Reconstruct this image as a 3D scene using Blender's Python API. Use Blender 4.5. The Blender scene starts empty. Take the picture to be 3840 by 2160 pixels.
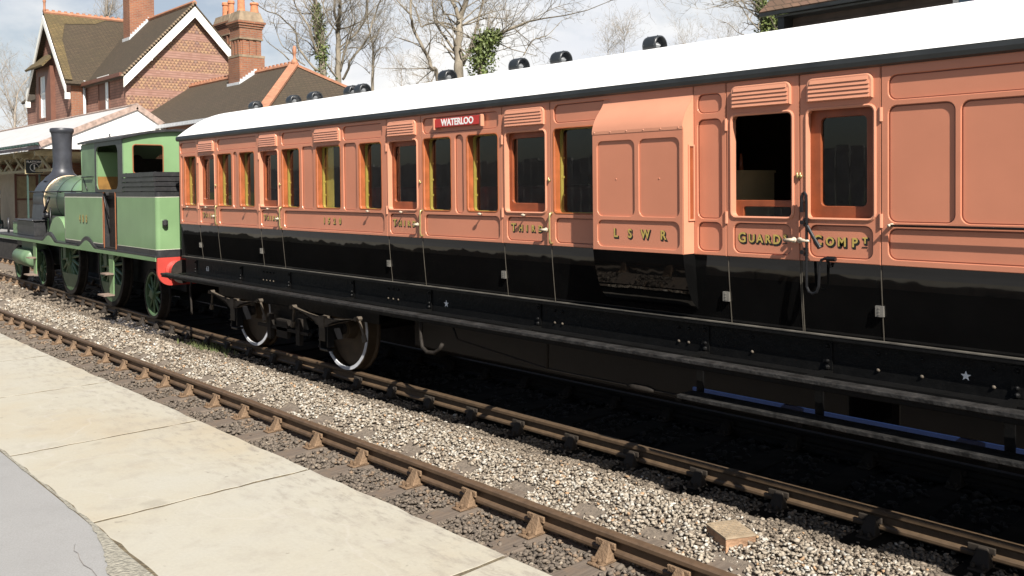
import bpy, bmesh, math, random
import numpy as np
from mathutils import Vector, Matrix, noise as mnoise
R = math.radians
scene = bpy.context.scene
C = scene.collection

# ------------------------------------------------------------------ camera
F_PX, YAW, PITCH, ROLL, PPY = 3366.9, R(47.316), R(1.2656), R(0.582), 772.1   # in 3840x2160 pixels
CAM = Vector((0.0, 0.0, 2.35))
fw = Vector((-math.sin(YAW)*math.cos(PITCH), math.cos(YAW)*math.cos(PITCH), -math.sin(PITCH)))
r0 = Vector((math.cos(YAW), math.sin(YAW), 0))
d0 = fw.cross(r0)
rt = r0*math.cos(ROLL) + d0*math.sin(ROLL)
dn = d0*math.cos(ROLL) - r0*math.sin(ROLL)
cam_d = bpy.data.cameras.new('camera')
cam = bpy.data.objects.new('camera', cam_d)
C.objects.link(cam)
m = Matrix((rt, -dn, -fw)).transposed().to_4x4()
m.translation = CAM
cam.matrix_world = m
cam_d.sensor_fit = 'HORIZONTAL'
cam_d.sensor_width = 36.0
cam_d.lens = 36.0*F_PX/3840.0
cam_d.shift_y = -(1080.0-PPY)/3840.0
cam_d.clip_start = 0.05
cam_d.clip_end = 3000
scene.camera = cam
scene.render.resolution_x, scene.render.resolution_y = 1024, 576

def at(u, v, depth):
    """world point seen at 3840-wide photo pixel (u,v) at a given depth: used for tree limbs traced at their real distance"""
    d = fw + rt*((u-1920)/F_PX) + dn*((v-PPY)/F_PX)
    return CAM + d*depth

# ------------------------------------------------------------------ light
SUN_TO = Vector((0.97, -0.38, 1.0)).normalized()
sun_d = bpy.data.lights.new('sun', 'SUN')
sun_d.energy = 5.0
sun_d.angle = R(0.55)
sun_d.color = (1.0, 0.945, 0.865)
sun = bpy.data.objects.new('sun', sun_d)
C.objects.link(sun)
sun.rotation_euler = SUN_TO.to_track_quat('Z', 'Y').to_euler()
sun.location = (20, -10, 40)
EXPOSURE = 0.88
scene.view_settings.view_transform = 'Standard'
scene.view_settings.look = 'None'
scene.view_settings.exposure = EXPOSURE
scene.view_settings.gamma = 1.0
scene.view_settings.use_curve_mapping = False

world = bpy.data.worlds.new('World')
scene.world = world
world.use_nodes = True
wt = world.node_tree
for n in list(wt.nodes): wt.nodes.remove(n)
def wn(t, **k):
    n = wt.nodes.new(t)
    for a, b in k.items(): setattr(n, a, b)
    return n
sky = wn('ShaderNodeTexSky')
sky.sky_type = 'NISHITA'
sky.sun_disc = False
sky.sun_elevation = math.asin(SUN_TO.z)
sky.sun_rotation = math.atan2(SUN_TO.x, SUN_TO.y)
sky.air_density = 1.0; sky.dust_density = 1.6; sky.ozone_density = 1.0
bg1 = wn('ShaderNodeBackground'); bg1.inputs[1].default_value = 0.05
wt.links.new(sky.outputs[0], bg1.inputs[0])
bg2 = wn('ShaderNodeBackground'); bg2.inputs[1].default_value = 0.56
tc = wn('ShaderNodeTexCoord')
mp = wn('ShaderNodeMapping'); mp.inputs['Location'].default_value = (1.73, 0.61, 0.25); mp.inputs['Scale'].default_value = (1, 1, 2.0)
wt.links.new(tc.outputs['Generated'], mp.inputs[0])
nz = wn('ShaderNodeTexNoise'); nz.inputs['Scale'].default_value = 3.1; nz.inputs['Detail'].default_value = 7; nz.inputs['Roughness'].default_value = 0.55
wt.links.new(mp.outputs[0], nz.inputs['Vector'])
cr = wn('ShaderNodeValToRGB')
cr.color_ramp.elements[0].position = 0.40; cr.color_ramp.elements[0].color = (0.34, 0.34, 0.34, 1)
cr.color_ramp.elements[1].position = 0.54; cr.color_ramp.elements[1].color = (1, 1, 1, 1)
wt.links.new(nz.outputs[0], cr.inputs[0])
nz2 = wn('ShaderNodeTexNoise'); nz2.inputs['Scale'].default_value = 5.0; nz2.inputs['Detail'].default_value = 5
wt.links.new(mp.outputs[0], nz2.inputs['Vector'])
cr2 = wn('ShaderNodeValToRGB')
cr2.color_ramp.elements[0].position = 0.35; cr2.color_ramp.elements[0].color = (0.80, 0.83, 0.89, 1)
cr2.color_ramp.elements[1].position = 0.62; cr2.color_ramp.elements[1].color = (1.0, 0.99, 0.97, 1)
wt.links.new(nz2.outputs[0], cr2.inputs[0])
wt.links.new(cr2.outputs[0], bg2.inputs[0])
mixw = wn('ShaderNodeMixShader')
# clouds bank up towards the horizon and thin out overhead
sepw = wn('ShaderNodeSeparateXYZ'); wt.links.new(tc.outputs['Generated'], sepw.inputs[0])
mrw = wn('ShaderNodeMapRange'); wt.links.new(sepw.outputs[2], mrw.inputs[0])
mrw.inputs[1].default_value = 0.28; mrw.inputs[2].default_value = 0.60; mrw.inputs[3].default_value = 1.0; mrw.inputs[4].default_value = 0.12
mulw = wn('ShaderNodeMath', operation='MULTIPLY'); wt.links.new(cr.outputs[0], mulw.inputs[0]); wt.links.new(mrw.outputs[0], mulw.inputs[1])
# clouds kept beyond the station; unseen sky behind the camera cleared to cut fill
mry = wn('ShaderNodeMapRange'); wt.links.new(sepw.outputs[1], mry.inputs[0])
mry.inputs[1].default_value = -0.10; mry.inputs[2].default_value = 0.30; mry.inputs[3].default_value = 0.05; mry.inputs[4].default_value = 1.0
mul2 = wn('ShaderNodeMath', operation='MULTIPLY'); wt.links.new(mulw.outputs[0], mul2.inputs[0]); wt.links.new(mry.outputs[0], mul2.inputs[1])
wt.links.new(mul2.outputs[0], mixw.inputs[0]); wt.links.new(bg1.outputs[0], mixw.inputs[1]); wt.links.new(bg2.outputs[0], mixw.inputs[2])
wo = wn('ShaderNodeOutputWorld'); wt.links.new(mixw.outputs[0], wo.inputs[0])

# ------------------------------------------------------------------ helpers
def tag(o, label=None, cat=None, group=None, kind=None):
    if label: o['label'] = label
    if cat: o['category'] = cat
    if group: o['group'] = group
    if kind: o['kind'] = kind
    return o
def empty(name, loc=(0, 0, 0), rz=0.0, label=None, cat=None, group=None):
    o = bpy.data.objects.new(name, None)
    o.empty_display_size = 0.2
    o.location = loc; o.rotation_euler = (0, 0, rz)
    C.objects.link(o)
    return tag(o, label, cat, group)
def copy_tree(o, parent=None):
    c = o.copy(); C.objects.link(c)
    if parent is not None: c.parent = parent
    for ch in list(o.children): copy_tree(ch, c)
    return c

class MB:
    """collects shapes and links them as one mesh object"""
    def __init__(s): s.v = []; s.f = []; s.mi = []; s.sm = []; s.M = None; s.cur = 0; s.smooth = False
    def add(s, vs, fs):
        b = len(s.v)
        if s.M is not None: vs = [s.M @ Vector(p) for p in vs]
        s.v += [tuple(p) for p in vs]
        s.f += [tuple(i+b for i in f) for f in fs]
        s.mi += [s.cur]*len(fs); s.sm += [s.smooth]*len(fs)
        return s
    def box(s, x0, x1, y0, y1, z0, z1):
        if x0 > x1: x0, x1 = x1, x0
        if y0 > y1: y0, y1 = y1, y0
        if z0 > z1: z0, z1 = z1, z0
        return s.add([(x0,y0,z0),(x1,y0,z0),(x1,y1,z0),(x0,y1,z0),(x0,y0,z1),(x1,y0,z1),(x1,y1,z1),(x0,y1,z1)],
                     [(0,3,2,1),(4,5,6,7),(0,1,5,4),(1,2,6,5),(2,3,7,6),(3,0,4,7)])
    def beam(s, a, b, w, h, up=(0, 0, 1)):
        a = Vector(a); b = Vector(b); d = (b-a).normalized(); u = Vector(up)
        sd = d.cross(u)
        if sd.length < 1e-4: sd = d.cross(Vector((1, 0, 0)))
        sd.normalize(); u = sd.cross(d).normalized()
        vs = []
        for p in (a, b):
            for i, j in ((-1,-1),(1,-1),(1,1),(-1,1)): vs.append(p + sd*(i*w/2) + u*(j*h/2))
        return s.add(vs, [(0,1,2,3),(7,6,5,4),(0,4,5,1),(1,5,6,2),(2,6,7,3),(3,7,4,0)])
    def tube(s, pts, rad, n=8, caps=True):
        pts = [Vector(p) for p in pts]; k = len(pts)
        rs = rad if isinstance(rad, (list, tuple)) else [rad]*k
        vs = []; fs = []; u = None
        for i, p in enumerate(pts):
            t = (pts[min(i+1, k-1)] - pts[max(i-1, 0)])
            if t.length < 1e-9: t = Vector((0, 0, 1))
            t.normalize()
            if u is None:
                u = t.cross(Vector((0, 0, 1)))
                if u.length < 1e-3: u = t.cross(Vector((1, 0, 0)))
            u = (u - t*u.dot(t))
            if u.length < 1e-6: u = t.cross(Vector((0.3, 1, 0.2)))
            u.normalize(); w = t.cross(u)
            for j in range(n):
                a = 2*math.pi*j/n
                vs.append(p + (u*math.cos(a) + w*math.sin(a))*rs[i])
        for i in range(k-1):
            for j in range(n):
                a = i*n+j; b = i*n+(j+1) % n
                fs.append((a, b, b+n, a+n))
        if caps:
            fs.append(tuple(range(n-1, -1, -1))); fs.append(tuple(range((k-1)*n, k*n)))
        return s.add(vs, fs)
    def lathe(s, prof, org=(0, 0, 0), axis='Z', n=24, a0=0.0, a1=2*math.pi, closed=True):
        """prof: (radius, height along axis)"""
        o = Vector(org); full = abs(a1-a0-2*math.pi) < 1e-6
        m = n if full else n+1
        vs = []; fs = []
        for (r, h) in prof:
            for j in range(m):
                a = a0 + (a1-a0)*j/n
                c, q = r*math.cos(a), r*math.sin(a)
                vs.append(o + Vector({'Z': (c, q, h), 'X': (h, c, q), 'Y': (q, h, c)}[axis]))
        k = len(prof)
        for i in range(k-1):
            for j in range(n):
                a = i*m+j; b = i*m+((j+1) % m)
                fs.append((a, b, b+m, a+m))
        if closed and full:
            if prof[0][0] > 1e-6: fs.append(tuple(range(m-1, -1, -1)))
            if prof[-1][0] > 1e-6: fs.append(tuple(range((k-1)*m, k*m)))
        return s.add(vs, fs)
    def prism(s, poly, lo, hi, plane='XZ'):
        """poly (convex or simple) extruded along the missing axis"""
        def mk(a, b, h): return {'XZ': (a, h, b), 'YZ': (h, a, b), 'XY': (a, b, h)}[plane]
        n = len(poly)
        vs = [mk(a, b, lo) for a, b in poly] + [mk(a, b, hi) for a, b in poly]
        fs = [tuple(range(n)), tuple(range(2*n-1, n-1, -1))]
        for i in range(n): fs.append((i, i+n, (i+1) % n+n, (i+1) % n))
        return s.add(vs, fs)
    def sphere(s, c, r, n=10, m=6, sc=(1, 1, 1)):
        c = Vector(c); vs = [c+Vector((0, 0, -r*sc[2]))]
        for i in range(1, m):
            t = -math.pi/2 + math.pi*i/m
            for j in range(n):
                a = 2*math.pi*j/n
                vs.append(c + Vector((r*sc[0]*math.cos(t)*math.cos(a), r*sc[1]*math.cos(t)*math.sin(a), r*sc[2]*math.sin(t))))
        vs.append(c+Vector((0, 0, r*sc[2])))
        fs = []
        for j in range(n): fs.append((0, 1+(j+1) % n, 1+j))
        for i in range(m-2):
            for j in range(n):
                a = 1+i*n+j; b = 1+i*n+(j+1) % n
                fs.append((a, b, b+n, a+n))
        e = len(vs)-1; b0 = 1+(m-2)*n
        for j in range(n): fs.append((e, b0+j, b0+(j+1) % n))
        return s.add(vs, fs)
    def curve(s, cu, y, flip=False):
        """convert a curve datablock lying in its own XY plane to faces in the XZ plane at depth y"""
        ob = bpy.data.objects.new('tmp', cu); C.objects.link(ob)
        bpy.context.view_layer.update()
        dg = bpy.context.evaluated_depsgraph_get()
        me = bpy.data.meshes.new_from_object(ob.evaluated_get(dg))
        vs = [(p.co.x, y - p.co.z, p.co.y) for p in me.vertices]
        fs = [tuple(q.vertices) for q in me.polygons]
        bpy.data.objects.remove(ob); bpy.data.curves.remove(cu); bpy.data.meshes.remove(me)
        return s.add(vs, fs)
    def plate(s, loops, y0, th, bev=0.0):
        """flat plate in XZ with holes (even-odd), its front face at y0, thickness th going to +Y"""
        cu = bpy.data.curves.new('c', 'CURVE'); cu.dimensions = '2D'; cu.fill_mode = 'BOTH'
        for lp in loops:
            sp = cu.splines.new('POLY'); sp.points.add(len(lp)-1)
            for i, (a, b) in enumerate(lp): sp.points[i].co = (a, b, 0, 1)
            sp.use_cyclic_u = True
        cu.extrude = max(th/2-bev, 0.0005)
        if bev: cu.bevel_depth = bev; cu.bevel_resolution = 1; cu.offset = -bev
        return s.curve(cu, y0+th/2)
    def text(s, body, x, z, y, size, ext=0.001, align='CENTER', off=0.0, sx=1.0, M=None):
        cu = bpy.data.curves.new('t', 'FONT'); cu.body = body; cu.size = size; cu.align_x = align; cu.align_y = 'CENTER'
        cu.extrude = ext; cu.offset = off; cu.resolution_u = 3
        t = MB(); t.curve(cu, 0)
        return s.add([(x+p[0]*sx, y+p[1], z+p[2]) for p in t.v], t.f)
    def join(s, o):
        b = len(s.v); s.v += o.v; s.f += [tuple(i+b for i in f) for f in o.f]; s.mi += o.mi; s.sm += o.sm
        return s
    def build(s, name, mats, parent=None, smooth=None, bevel=0.0, fix=True):
        me = bpy.data.meshes.new(name)
        me.from_pydata(s.v, [], s.f)
        if not isinstance(mats, (list, tuple)): mats = [mats]
        for q in mats: me.materials.append(q)
        me.polygons.foreach_set('material_index', s.mi)
        if smooth is True: me.polygons.foreach_set('use_smooth', [True]*len(s.f))
        elif smooth is None: me.polygons.foreach_set('use_smooth', s.sm)
        if fix:
            bm = bmesh.new(); bm.from_mesh(me); bmesh.ops.recalc_face_normals(bm, faces=bm.faces); bm.to_mesh(me); bm.free()
        me.update()
        o = bpy.data.objects.new(name, me); C.objects.link(o)
        if parent is not None: o.parent = parent
        if bevel:
            b = o.modifiers.new('bevel', 'BEVEL'); b.width = bevel; b.segments = 2; b.limit_method = 'ANGLE'; b.angle_limit = R(40)
        return o

def rr(x0, x1, z0, z1, r=0.05, n=5, tl=None, tr=None, bl=None, br=None):
    tl = r if tl is None else tl; tr = r if tr is None else tr; bl = r if bl is None else bl; br = r if br is None else br
    mx = min(x1-x0, z1-z0)/2*0.98
    out = []
    for (cx, cz, q, a) in ((x1, z0, br, -90), (x1, z1, tr, 0), (x0, z1, tl, 90), (x0, z0, bl, 180)):
        q = min(q, mx)
        ox = cx-q if cx == x1 else cx+q; oz = cz-q if cz == z1 else cz+q
        if q < 1e-4: out.append((cx, cz)); continue
        for i in range(n+1):
            t = R(a + 90*i/n); out.append((ox+q*math.cos(t), oz+q*math.sin(t)))
    return out
def ring_bead(mb, x0, x1, z0, z1, r, y, rad, n=6):
    lp = rr(x0, x1, z0, z1, r, 4); pts = [(a, y, b) for a, b in lp]
    pts.append(pts[0]); pts.append(pts[1])
    mb.tube(pts, rad, n, caps=False)

# ------------------------------------------------------------------ materials
class NT:
    def __init__(s, name):
        s.m = bpy.data.materials.new(name); s.m.use_nodes = True; s.t = s.m.node_tree
        s.b = s.t.nodes['Principled BSDF']; s.out = s.t.nodes['Material Output']
    def n(s, t, **k):
        q = s.t.nodes.new(t)
        for a, b in k.items():
            if a in q.inputs: q.inputs[a].default_value = b
            else: setattr(q, a, b)
        return q
    def l(s, a, b): s.t.links.new(a, b)
    def coord(s, kind='Object', scale=(1, 1, 1), rot=(0, 0, 0)):
        c = s.n('ShaderNodeTexCoord'); q = s.n('ShaderNodeMapping')
        q.inputs['Scale'].default_value = scale; q.inputs['Rotation'].default_value = rot
        s.l(c.outputs[kind], q.inputs[0]); return q.outputs[0]
    def noise(s, vec, scale, detail=4, rough=0.55):
        q = s.n('ShaderNodeTexNoise'); q.inputs['Scale'].default_value = scale; q.inputs['Detail'].default_value = detail; q.inputs['Roughness'].default_value = rough
        if vec is not None: s.l(vec, q.inputs['Vector'])
        return q.outputs[0]
    def ramp(s, fac, stops):
        q = s.n('ShaderNodeValToRGB'); e = q.color_ramp.elements
        while len(e) < len(stops): e.new(0.5)
        for i, (p, c) in enumerate(stops):
            e[i].position = p; e[i].color = (c[0], c[1], c[2], 1) if hasattr(c, '__len__') else (c, c, c, 1)
        s.l(fac, q.inputs[0]); return q.outputs[0]
    def mix(s, fac, a, b, mode='MIX'):
        q = s.n('ShaderNodeMix', data_type='RGBA', blend_type=mode)
        for v, i in ((fac, 0), (a, 6), (b, 7)):
            if hasattr(v, 'is_linked'): s.l(v, q.inputs[i])
            elif i == 0: q.inputs[0].default_value = v
            else: q.inputs[i].default_value = (v[0], v[1], v[2], 1)
        return q.outputs[2]
    def math(s, op, a, b=0.0):
        q = s.n('ShaderNodeMath', operation=op)
        for v, i in ((a, 0), (b, 1)):
            if hasattr(v, 'is_linked'): s.l(v, q.inputs[i])
            else: q.inputs[i].default_value = v
        return q.outputs[0]
    def bump(s, h, st=0.3, dist=0.01):
        q = s.n('ShaderNodeBump'); q.inputs['Strength'].default_value = st; q.inputs['Distance'].default_value = dist
        s.l(h, q.inputs['Height']); s.l(q.outputs[0], s.b.inputs['Normal']); return q
    def col(s, c):
        if hasattr(c, 'is_linked'): s.l(c, s.b.inputs['Base Color'])
        else: s.b.inputs['Base Color'].default_value = (c[0], c[1], c[2], 1)
    def set(s, rough=0.5, metal=0.0, spec=0.5, coat=0.0):
        s.b.inputs['Roughness'].default_value = rough; s.b.inputs['Metallic'].default_value = metal
        s.b.inputs['Specular IOR Level'].default_value = spec; s.b.inputs['Coat Weight'].default_value = coat

def paint(name, c, rough=0.3, var=0.12, scale=3.0, wob=0.0, wscale=2.0, spec=0.5, metal=0.0, dirt=0.0, coat=0.0):
    t = NT(name); v = t.coord()
    n1 = t.noise(v, scale, 5)
    lo = [x*(1-var) for x in c]; hi = [min(1, x*(1+var)) for x in c]
    cc = t.ramp(n1, [(0.3, lo), (0.7, hi)])
    if dirt:
        n2 = t.noise(v, scale*4, 6, 0.7)
        cc = t.mix(t.ramp(n2, [(0.5, 0.0), (0.75, dirt)]), cc, (0.09, 0.075, 0.06))
    t.col(cc); t.set(rough, metal, spec, coat)
    if wob: t.bump(t.noise(v, wscale, 3, 0.5), wob, 0.05)
    return t.m
WORLD_THINGS = set()
_old_build = MB.build
def _build(s, name, mats, parent=None, **k):
    o = _old_build(s, name, mats, parent, **k)
    if parent is not None and parent.name in WORLD_THINGS:
        o.matrix_parent_inverse = Matrix.Translation(-Vector(parent.location))
    return o
MB.build = _build
def wthing(name, loc, label, cat, group=None):
    """a thing whose parts are given in world coordinates"""
    o = empty(name, loc, 0, label, cat, group); WORLD_THINGS.add(o.name); return o

M = {}
M['salmon'] = paint('salmon_paint', (0.515, 0.203, 0.122), 0.22, 0.06, 1.4, 0.05, 2.6)
M['salmon_pale'] = paint('salmon_pale_paint', (0.56, 0.25, 0.155), 0.26, 0.06, 3.0)
M['black_gloss'] = paint('black_gloss', (0.004, 0.004, 0.004), 0.03, 0.2, 3.0, 0.09, 1.5, spec=0.5)
M['black_satin'] = paint('black_satin', (0.004, 0.004, 0.004), 0.45, 0.3, 8.0, 0.1, 12.0, spec=0.22, dirt=0.03)
M['black_iron'] = paint('black_iron', (0.006, 0.006, 0.007), 0.42, 0.3, 12.0)
M['step_wood'] = paint('worn_step', (0.017, 0.0165, 0.016), 0.65, 0.8, 9.0, 0.2, 30.0, dirt=0.18, spec=0.3)
M['grimy'] = paint('grimy_iron', (0.020, 0.0165, 0.0135), 0.7, 0.4, 10.0, dirt=0.1, spec=0.25)
M['wheel_brown'] = paint('wheel_brown', (0.062, 0.041, 0.022), 0.6, 0.3, 6.0)
M['white_rim'] = paint('white_rim', (0.55, 0.57, 0.60), 0.5, 0.12, 8.0)
M['roof_white'] = paint('white_roof_canvas', (0.74, 0.74, 0.735), 0.6, 0.04, 1.2)
M['gutter'] = paint('gutter_black', (0.022, 0.024, 0.024), 0.4, 0.3, 4.0)
M['rail_oily'] = paint('rail_under_train', (0.085, 0.056, 0.033), 0.5, 0.25, 14.0)  # rust darkened so the train's shade is in the rail colour
M['chair_oily'] = paint('chair_under_train', (0.024, 0.017, 0.011), 0.8, 0.3, 14.0)  # near-black chair colour stands in for the shade under the train
M['spring_dust'] = paint('dusty_spring', (0.085, 0.068, 0.05), 0.7, 0.3, 12.0)
M['door_edge'] = paint('door_edge', (0.085, 0.075, 0.06), 0.4, 0.2, 9.0)  # lighter strips paint the light caught on the door edges
M['lining_dark'] = paint('panel_lining', (0.17, 0.045, 0.025), 0.4, 0.1, 5.0)
M['ledge_worn'] = paint('worn_ledge', (0.085, 0.078, 0.066), 0.5, 0.5, 6.0)  # pale strip paints the bright glint along the ledge top
M['oily_sleeper'] = paint('oily_sleeper', (0.014, 0.012, 0.010), 0.9, 0.3, 6.0, spec=0.1)  # sleeper colour taken almost to black to paint the train's shadow
M['oily_bed'] = paint('oily_bed', (0.010, 0.009, 0.008), 0.9, 0.4, 9.0, spec=0.1)  # bed beneath the train coloured black as its shade
M['teak'] = paint('varnished_wood', (0.30, 0.088, 0.030), 0.35, 0.25, 7.0)
M['teak_dark'] = paint('dark_wood_frame', (0.23, 0.06, 0.022), 0.4, 0.2, 7.0)
M['yellow'] = paint('yellow_lining', (0.60, 0.47, 0.11), 0.5, 0.12, 5.0)
M['interior'] = paint('interior_wood', (0.055, 0.03, 0.017), 0.6, 0.3, 4.0)
M['seat_red'] = paint('seat_cloth', (0.10, 0.015, 0.015), 0.9, 0.3, 9.0)
M['cupboard'] = paint('cupboard', (0.34, 0.25, 0.13), 0.5, 0.1, 4.0)
M['gold'] = paint('gold_leaf', (0.44, 0.325, 0.085), 0.4, 0.15, 30.0)
M['shade'] = paint('letter_shade', (0.012, 0.012, 0.010), 0.4, 0.1, 20.0)
M['brass'] = paint('old_brass', (0.42, 0.36, 0.16), 0.35, 0.2, 12.0, metal=0.6)
M['cream'] = paint('cream_knob', (0.50, 0.42, 0.32), 0.3, 0.05, 10.0)
M['hinge_grey'] = paint('hinge_grey', (0.20, 0.19, 0.17), 0.35, 0.2, 12.0, metal=0.4)
M['sign_red'] = paint('sign_red', (0.45, 0.035, 0.028), 0.4, 0.1, 6.0)
M['white'] = paint('white_paint', (0.80, 0.80, 0.78), 0.5, 0.03, 5.0)
M['blue_pipe'] = paint('blue_pipe', (0.008, 0.018, 0.06), 0.4, 0.1, 5.0)
M['vent_grey'] = paint('vent_grey', (0.022, 0.025, 0.028), 0.35, 0.25, 9.0)
M['vent_light'] = paint('vent_cone', (0.20, 0.21, 0.22), 0.35, 0.2, 9.0, metal=0.4)
M['green'] = paint('loco_green', (0.172, 0.282, 0.137), 0.28, 0.13, 1.6, 0.05, 3.0, dirt=0.10)
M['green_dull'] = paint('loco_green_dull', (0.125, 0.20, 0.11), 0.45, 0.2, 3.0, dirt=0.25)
M['loco_black'] = paint('loco_black', (0.028, 0.028, 0.030), 0.34, 0.3, 5.0, 0.05, 8.0, dirt=0.25)
M['smokebox'] = paint('smokebox_black', (0.035, 0.037, 0.045), 0.42, 0.3, 5.0)
M['loco_red'] = paint('buffer_red', (0.43, 0.055, 0.042), 0.35, 0.08, 4.0)
M['loco_orange'] = paint('lining_orange', (0.26, 0.095, 0.042), 0.4, 0.1, 5.0)
M['lining_pale'] = paint('lining_pale', (0.62, 0.60, 0.50), 0.4, 0.1, 5.0)
M['brass_band'] = paint('brass_band', (0.66, 0.50, 0.34), 0.3, 0.1, 9.0, metal=0.2)
M['cab_yellow'] = paint('cab_yellow', (0.45, 0.24, 0.04), 0.5, 0.15, 5.0)
M['cab_dim'] = paint('cab_ochre', (0.20, 0.105, 0.025), 0.5, 0.3, 5.0)
M['step_rust'] = paint('step_rust', (0.22, 0.16, 0.125), 0.7, 0.2, 20.0)
M['rail_rust'] = paint('rail_rust', (0.10, 0.064, 0.039), 0.5, 0.25, 14.0, dirt=0.2)
M['chair_rust'] = paint('chair_rust', (0.165, 0.105, 0.06), 0.8, 0.25, 18.0, 0.3, 60.0, dirt=0.2)
M['wheel_green'] = paint('wheel_green', (0.085, 0.145, 0.07), 0.45, 0.2, 3.0, dirt=0.35)  # loco green darkened to hold the shade on the wheels, plus dirt
M['lead'] = paint('lead_flashing', (0.52, 0.54, 0.56), 0.5, 0.15, 9.0)
M['brown_paint'] = paint('brown_paint', (0.145, 0.062, 0.04), 0.5, 0.12, 3.0)
M['barge_white'] = paint('bargeboard_white', (0.80, 0.79, 0.74), 0.5, 0.05, 2.0)
M['pane_pale'] = paint('window_blind', (0.62, 0.66, 0.68), 0.4, 0.06, 1.5)
M['terracotta'] = paint('terracotta', (0.50, 0.19, 0.09), 0.75, 0.2, 9.0, dirt=0.15)
M['ridge_tile'] = paint('ridge_tile', (0.36, 0.165, 0.095), 0.75, 0.22, 7.0, dirt=0.15)
M['stone_cap'] = paint('weathered_cap', (0.24, 0.18, 0.12), 0.9, 0.3, 5.0, dirt=0.3)
M['canopy_cream'] = paint('canopy_cream', (0.34, 0.29, 0.17), 0.6, 0.2, 5.0)
M['canopy_green'] = paint('post_green', (0.03, 0.06, 0.05), 0.5, 0.2, 5.0)
M['canopy_roof'] = paint('canopy_sheet', (0.46, 0.455, 0.45), 0.6, 0.1, 2.5)
M['fascia_mauve'] = paint('fascia_mauve', (0.27, 0.22, 0.24), 0.6, 0.15, 5.0)
M['barge_pink'] = paint('worn_pink_board', (0.33, 0.245, 0.205), 0.7, 0.35, 8.0)
M['board_cream'] = paint('cream_boarding', (0.40, 0.33, 0.24), 0.6, 0.1, 5.0)
M['enamel_dark'] = paint('enamel_dark', (0.012, 0.018, 0.02), 0.3, 0.1, 5.0)
M['enamel_blue'] = paint('enamel_blue', (0.06, 0.09, 0.35), 0.3, 0.1, 5.0)
M['enamel_yellow'] = paint('enamel_yellow', (0.60, 0.42, 0.05), 0.3, 0.1, 5.0)
M['fence_grey'] = paint('fence_grey', (0.36, 0.35, 0.335), 0.7, 0.25, 3.0)
M['rail_far'] = paint('rail_far', (0.02, 0.014, 0.01), 0.6, 0.2, 9.0)  # far rail also carries the under-train shade in its colour
M['timber_dark'] = paint('dark_timber', (0.075, 0.055, 0.045), 0.6, 0.25, 3.0)
M['skin'] = paint('skin', (0.50, 0.27, 0.19), 0.5, 0.05, 9.0)
M['coat'] = paint('dark_coat', (0.012, 0.013, 0.018), 0.9, 0.2, 9.0)
M['hair'] = paint('grey_hair', (0.20, 0.19, 0.18), 0.8, 0.2, 30.0)

def glass_mat(name, tint=(0.75, 0.78, 0.76), refl=1.7):
    t = NT(name)
    tr = t.n('ShaderNodeBsdfTransparent'); tr.inputs[0].default_value = (*tint, 1)
    gl = t.n('ShaderNodeBsdfGlossy'); gl.inputs['Roughness'].default_value = 0.02
    fr = t.n('ShaderNodeFresnel'); fr.inputs[0].default_value = 1.5
    mx = t.n('ShaderNodeMixShader')
    ge = t.n('ShaderNodeNewGeometry')
    t.l(t.math('MULTIPLY', t.math('MULTIPLY', fr.outputs[0], refl), t.math('SUBTRACT', 1.0, ge.outputs['Backfacing'])), mx.inputs[0]); t.l(tr.outputs[0], mx.inputs[1]); t.l(gl.outputs[0], mx.inputs[2])
    t.l(mx.outputs[0], t.out.inputs[0]); return t.m
M['glass'] = glass_mat('glass', (0.9, 0.92, 0.9))

def wall_vec(t):
    """(x+y, z) so that bricks run level on every axis-aligned wall"""
    c = t.n('ShaderNodeTexCoord'); s = t.n('ShaderNodeSeparateXYZ'); t.l(c.outputs['Object'], s.inputs[0])
    a = t.math('ADD', s.outputs[0], s.outputs[1]); q = t.n('ShaderNodeCombineXYZ')
    t.l(a, q.inputs[0]); t.l(s.outputs[2], q.inputs[1]); return q.outputs[0], a, s.outputs[2], c.outputs['Object']

def brick_mat(name, c1, c2, mortar, w=0.225, h=0.078, stain=None):
    t = NT(name); vec, a, z, ob = wall_vec(t)
    b = t.n('ShaderNodeTexBrick'); t.l(vec, b.inputs['Vector'])
    b.inputs['Color1'].default_value = (*c1, 1); b.inputs['Color2'].default_value = (*c2, 1); b.inputs['Mortar'].default_value = (*mortar, 1)
    b.inputs['Scale'].default_value = 1; b.inputs['Brick Width'].default_value = w; b.inputs['Row Height'].default_value = h
    b.inputs['Mortar Size'].default_value = 0.009; b.inputs['Bias'].default_value = -0.1
    n1 = t.noise(ob, 1.3, 6, 0.6)
    col = t.mix(t.ramp(n1, [(0.35, 0.0), (0.75, 0.55)]), b.outputs['Color'], stain or (0.10, 0.06, 0.045))
    n2 = t.noise(ob, 22.0, 3)
    col = t.mix(0.25, col, t.ramp(n2, [(0.3, 0.25), (0.7, 1.0)]), 'MULTIPLY')
    t.col(col); t.set(0.85); t.bump(b.outputs['Fac'], -0.35, 0.01); return t.m
M['brick'] = brick_mat('red_brick', (0.34, 0.125, 0.06), (0.26, 0.085, 0.045), (0.27, 0.21, 0.15))
M['brick_orange'] = brick_mat('orange_brick', (0.34, 0.130, 0.062), (0.27, 0.095, 0.048), (0.25, 0.195, 0.14))

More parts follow.
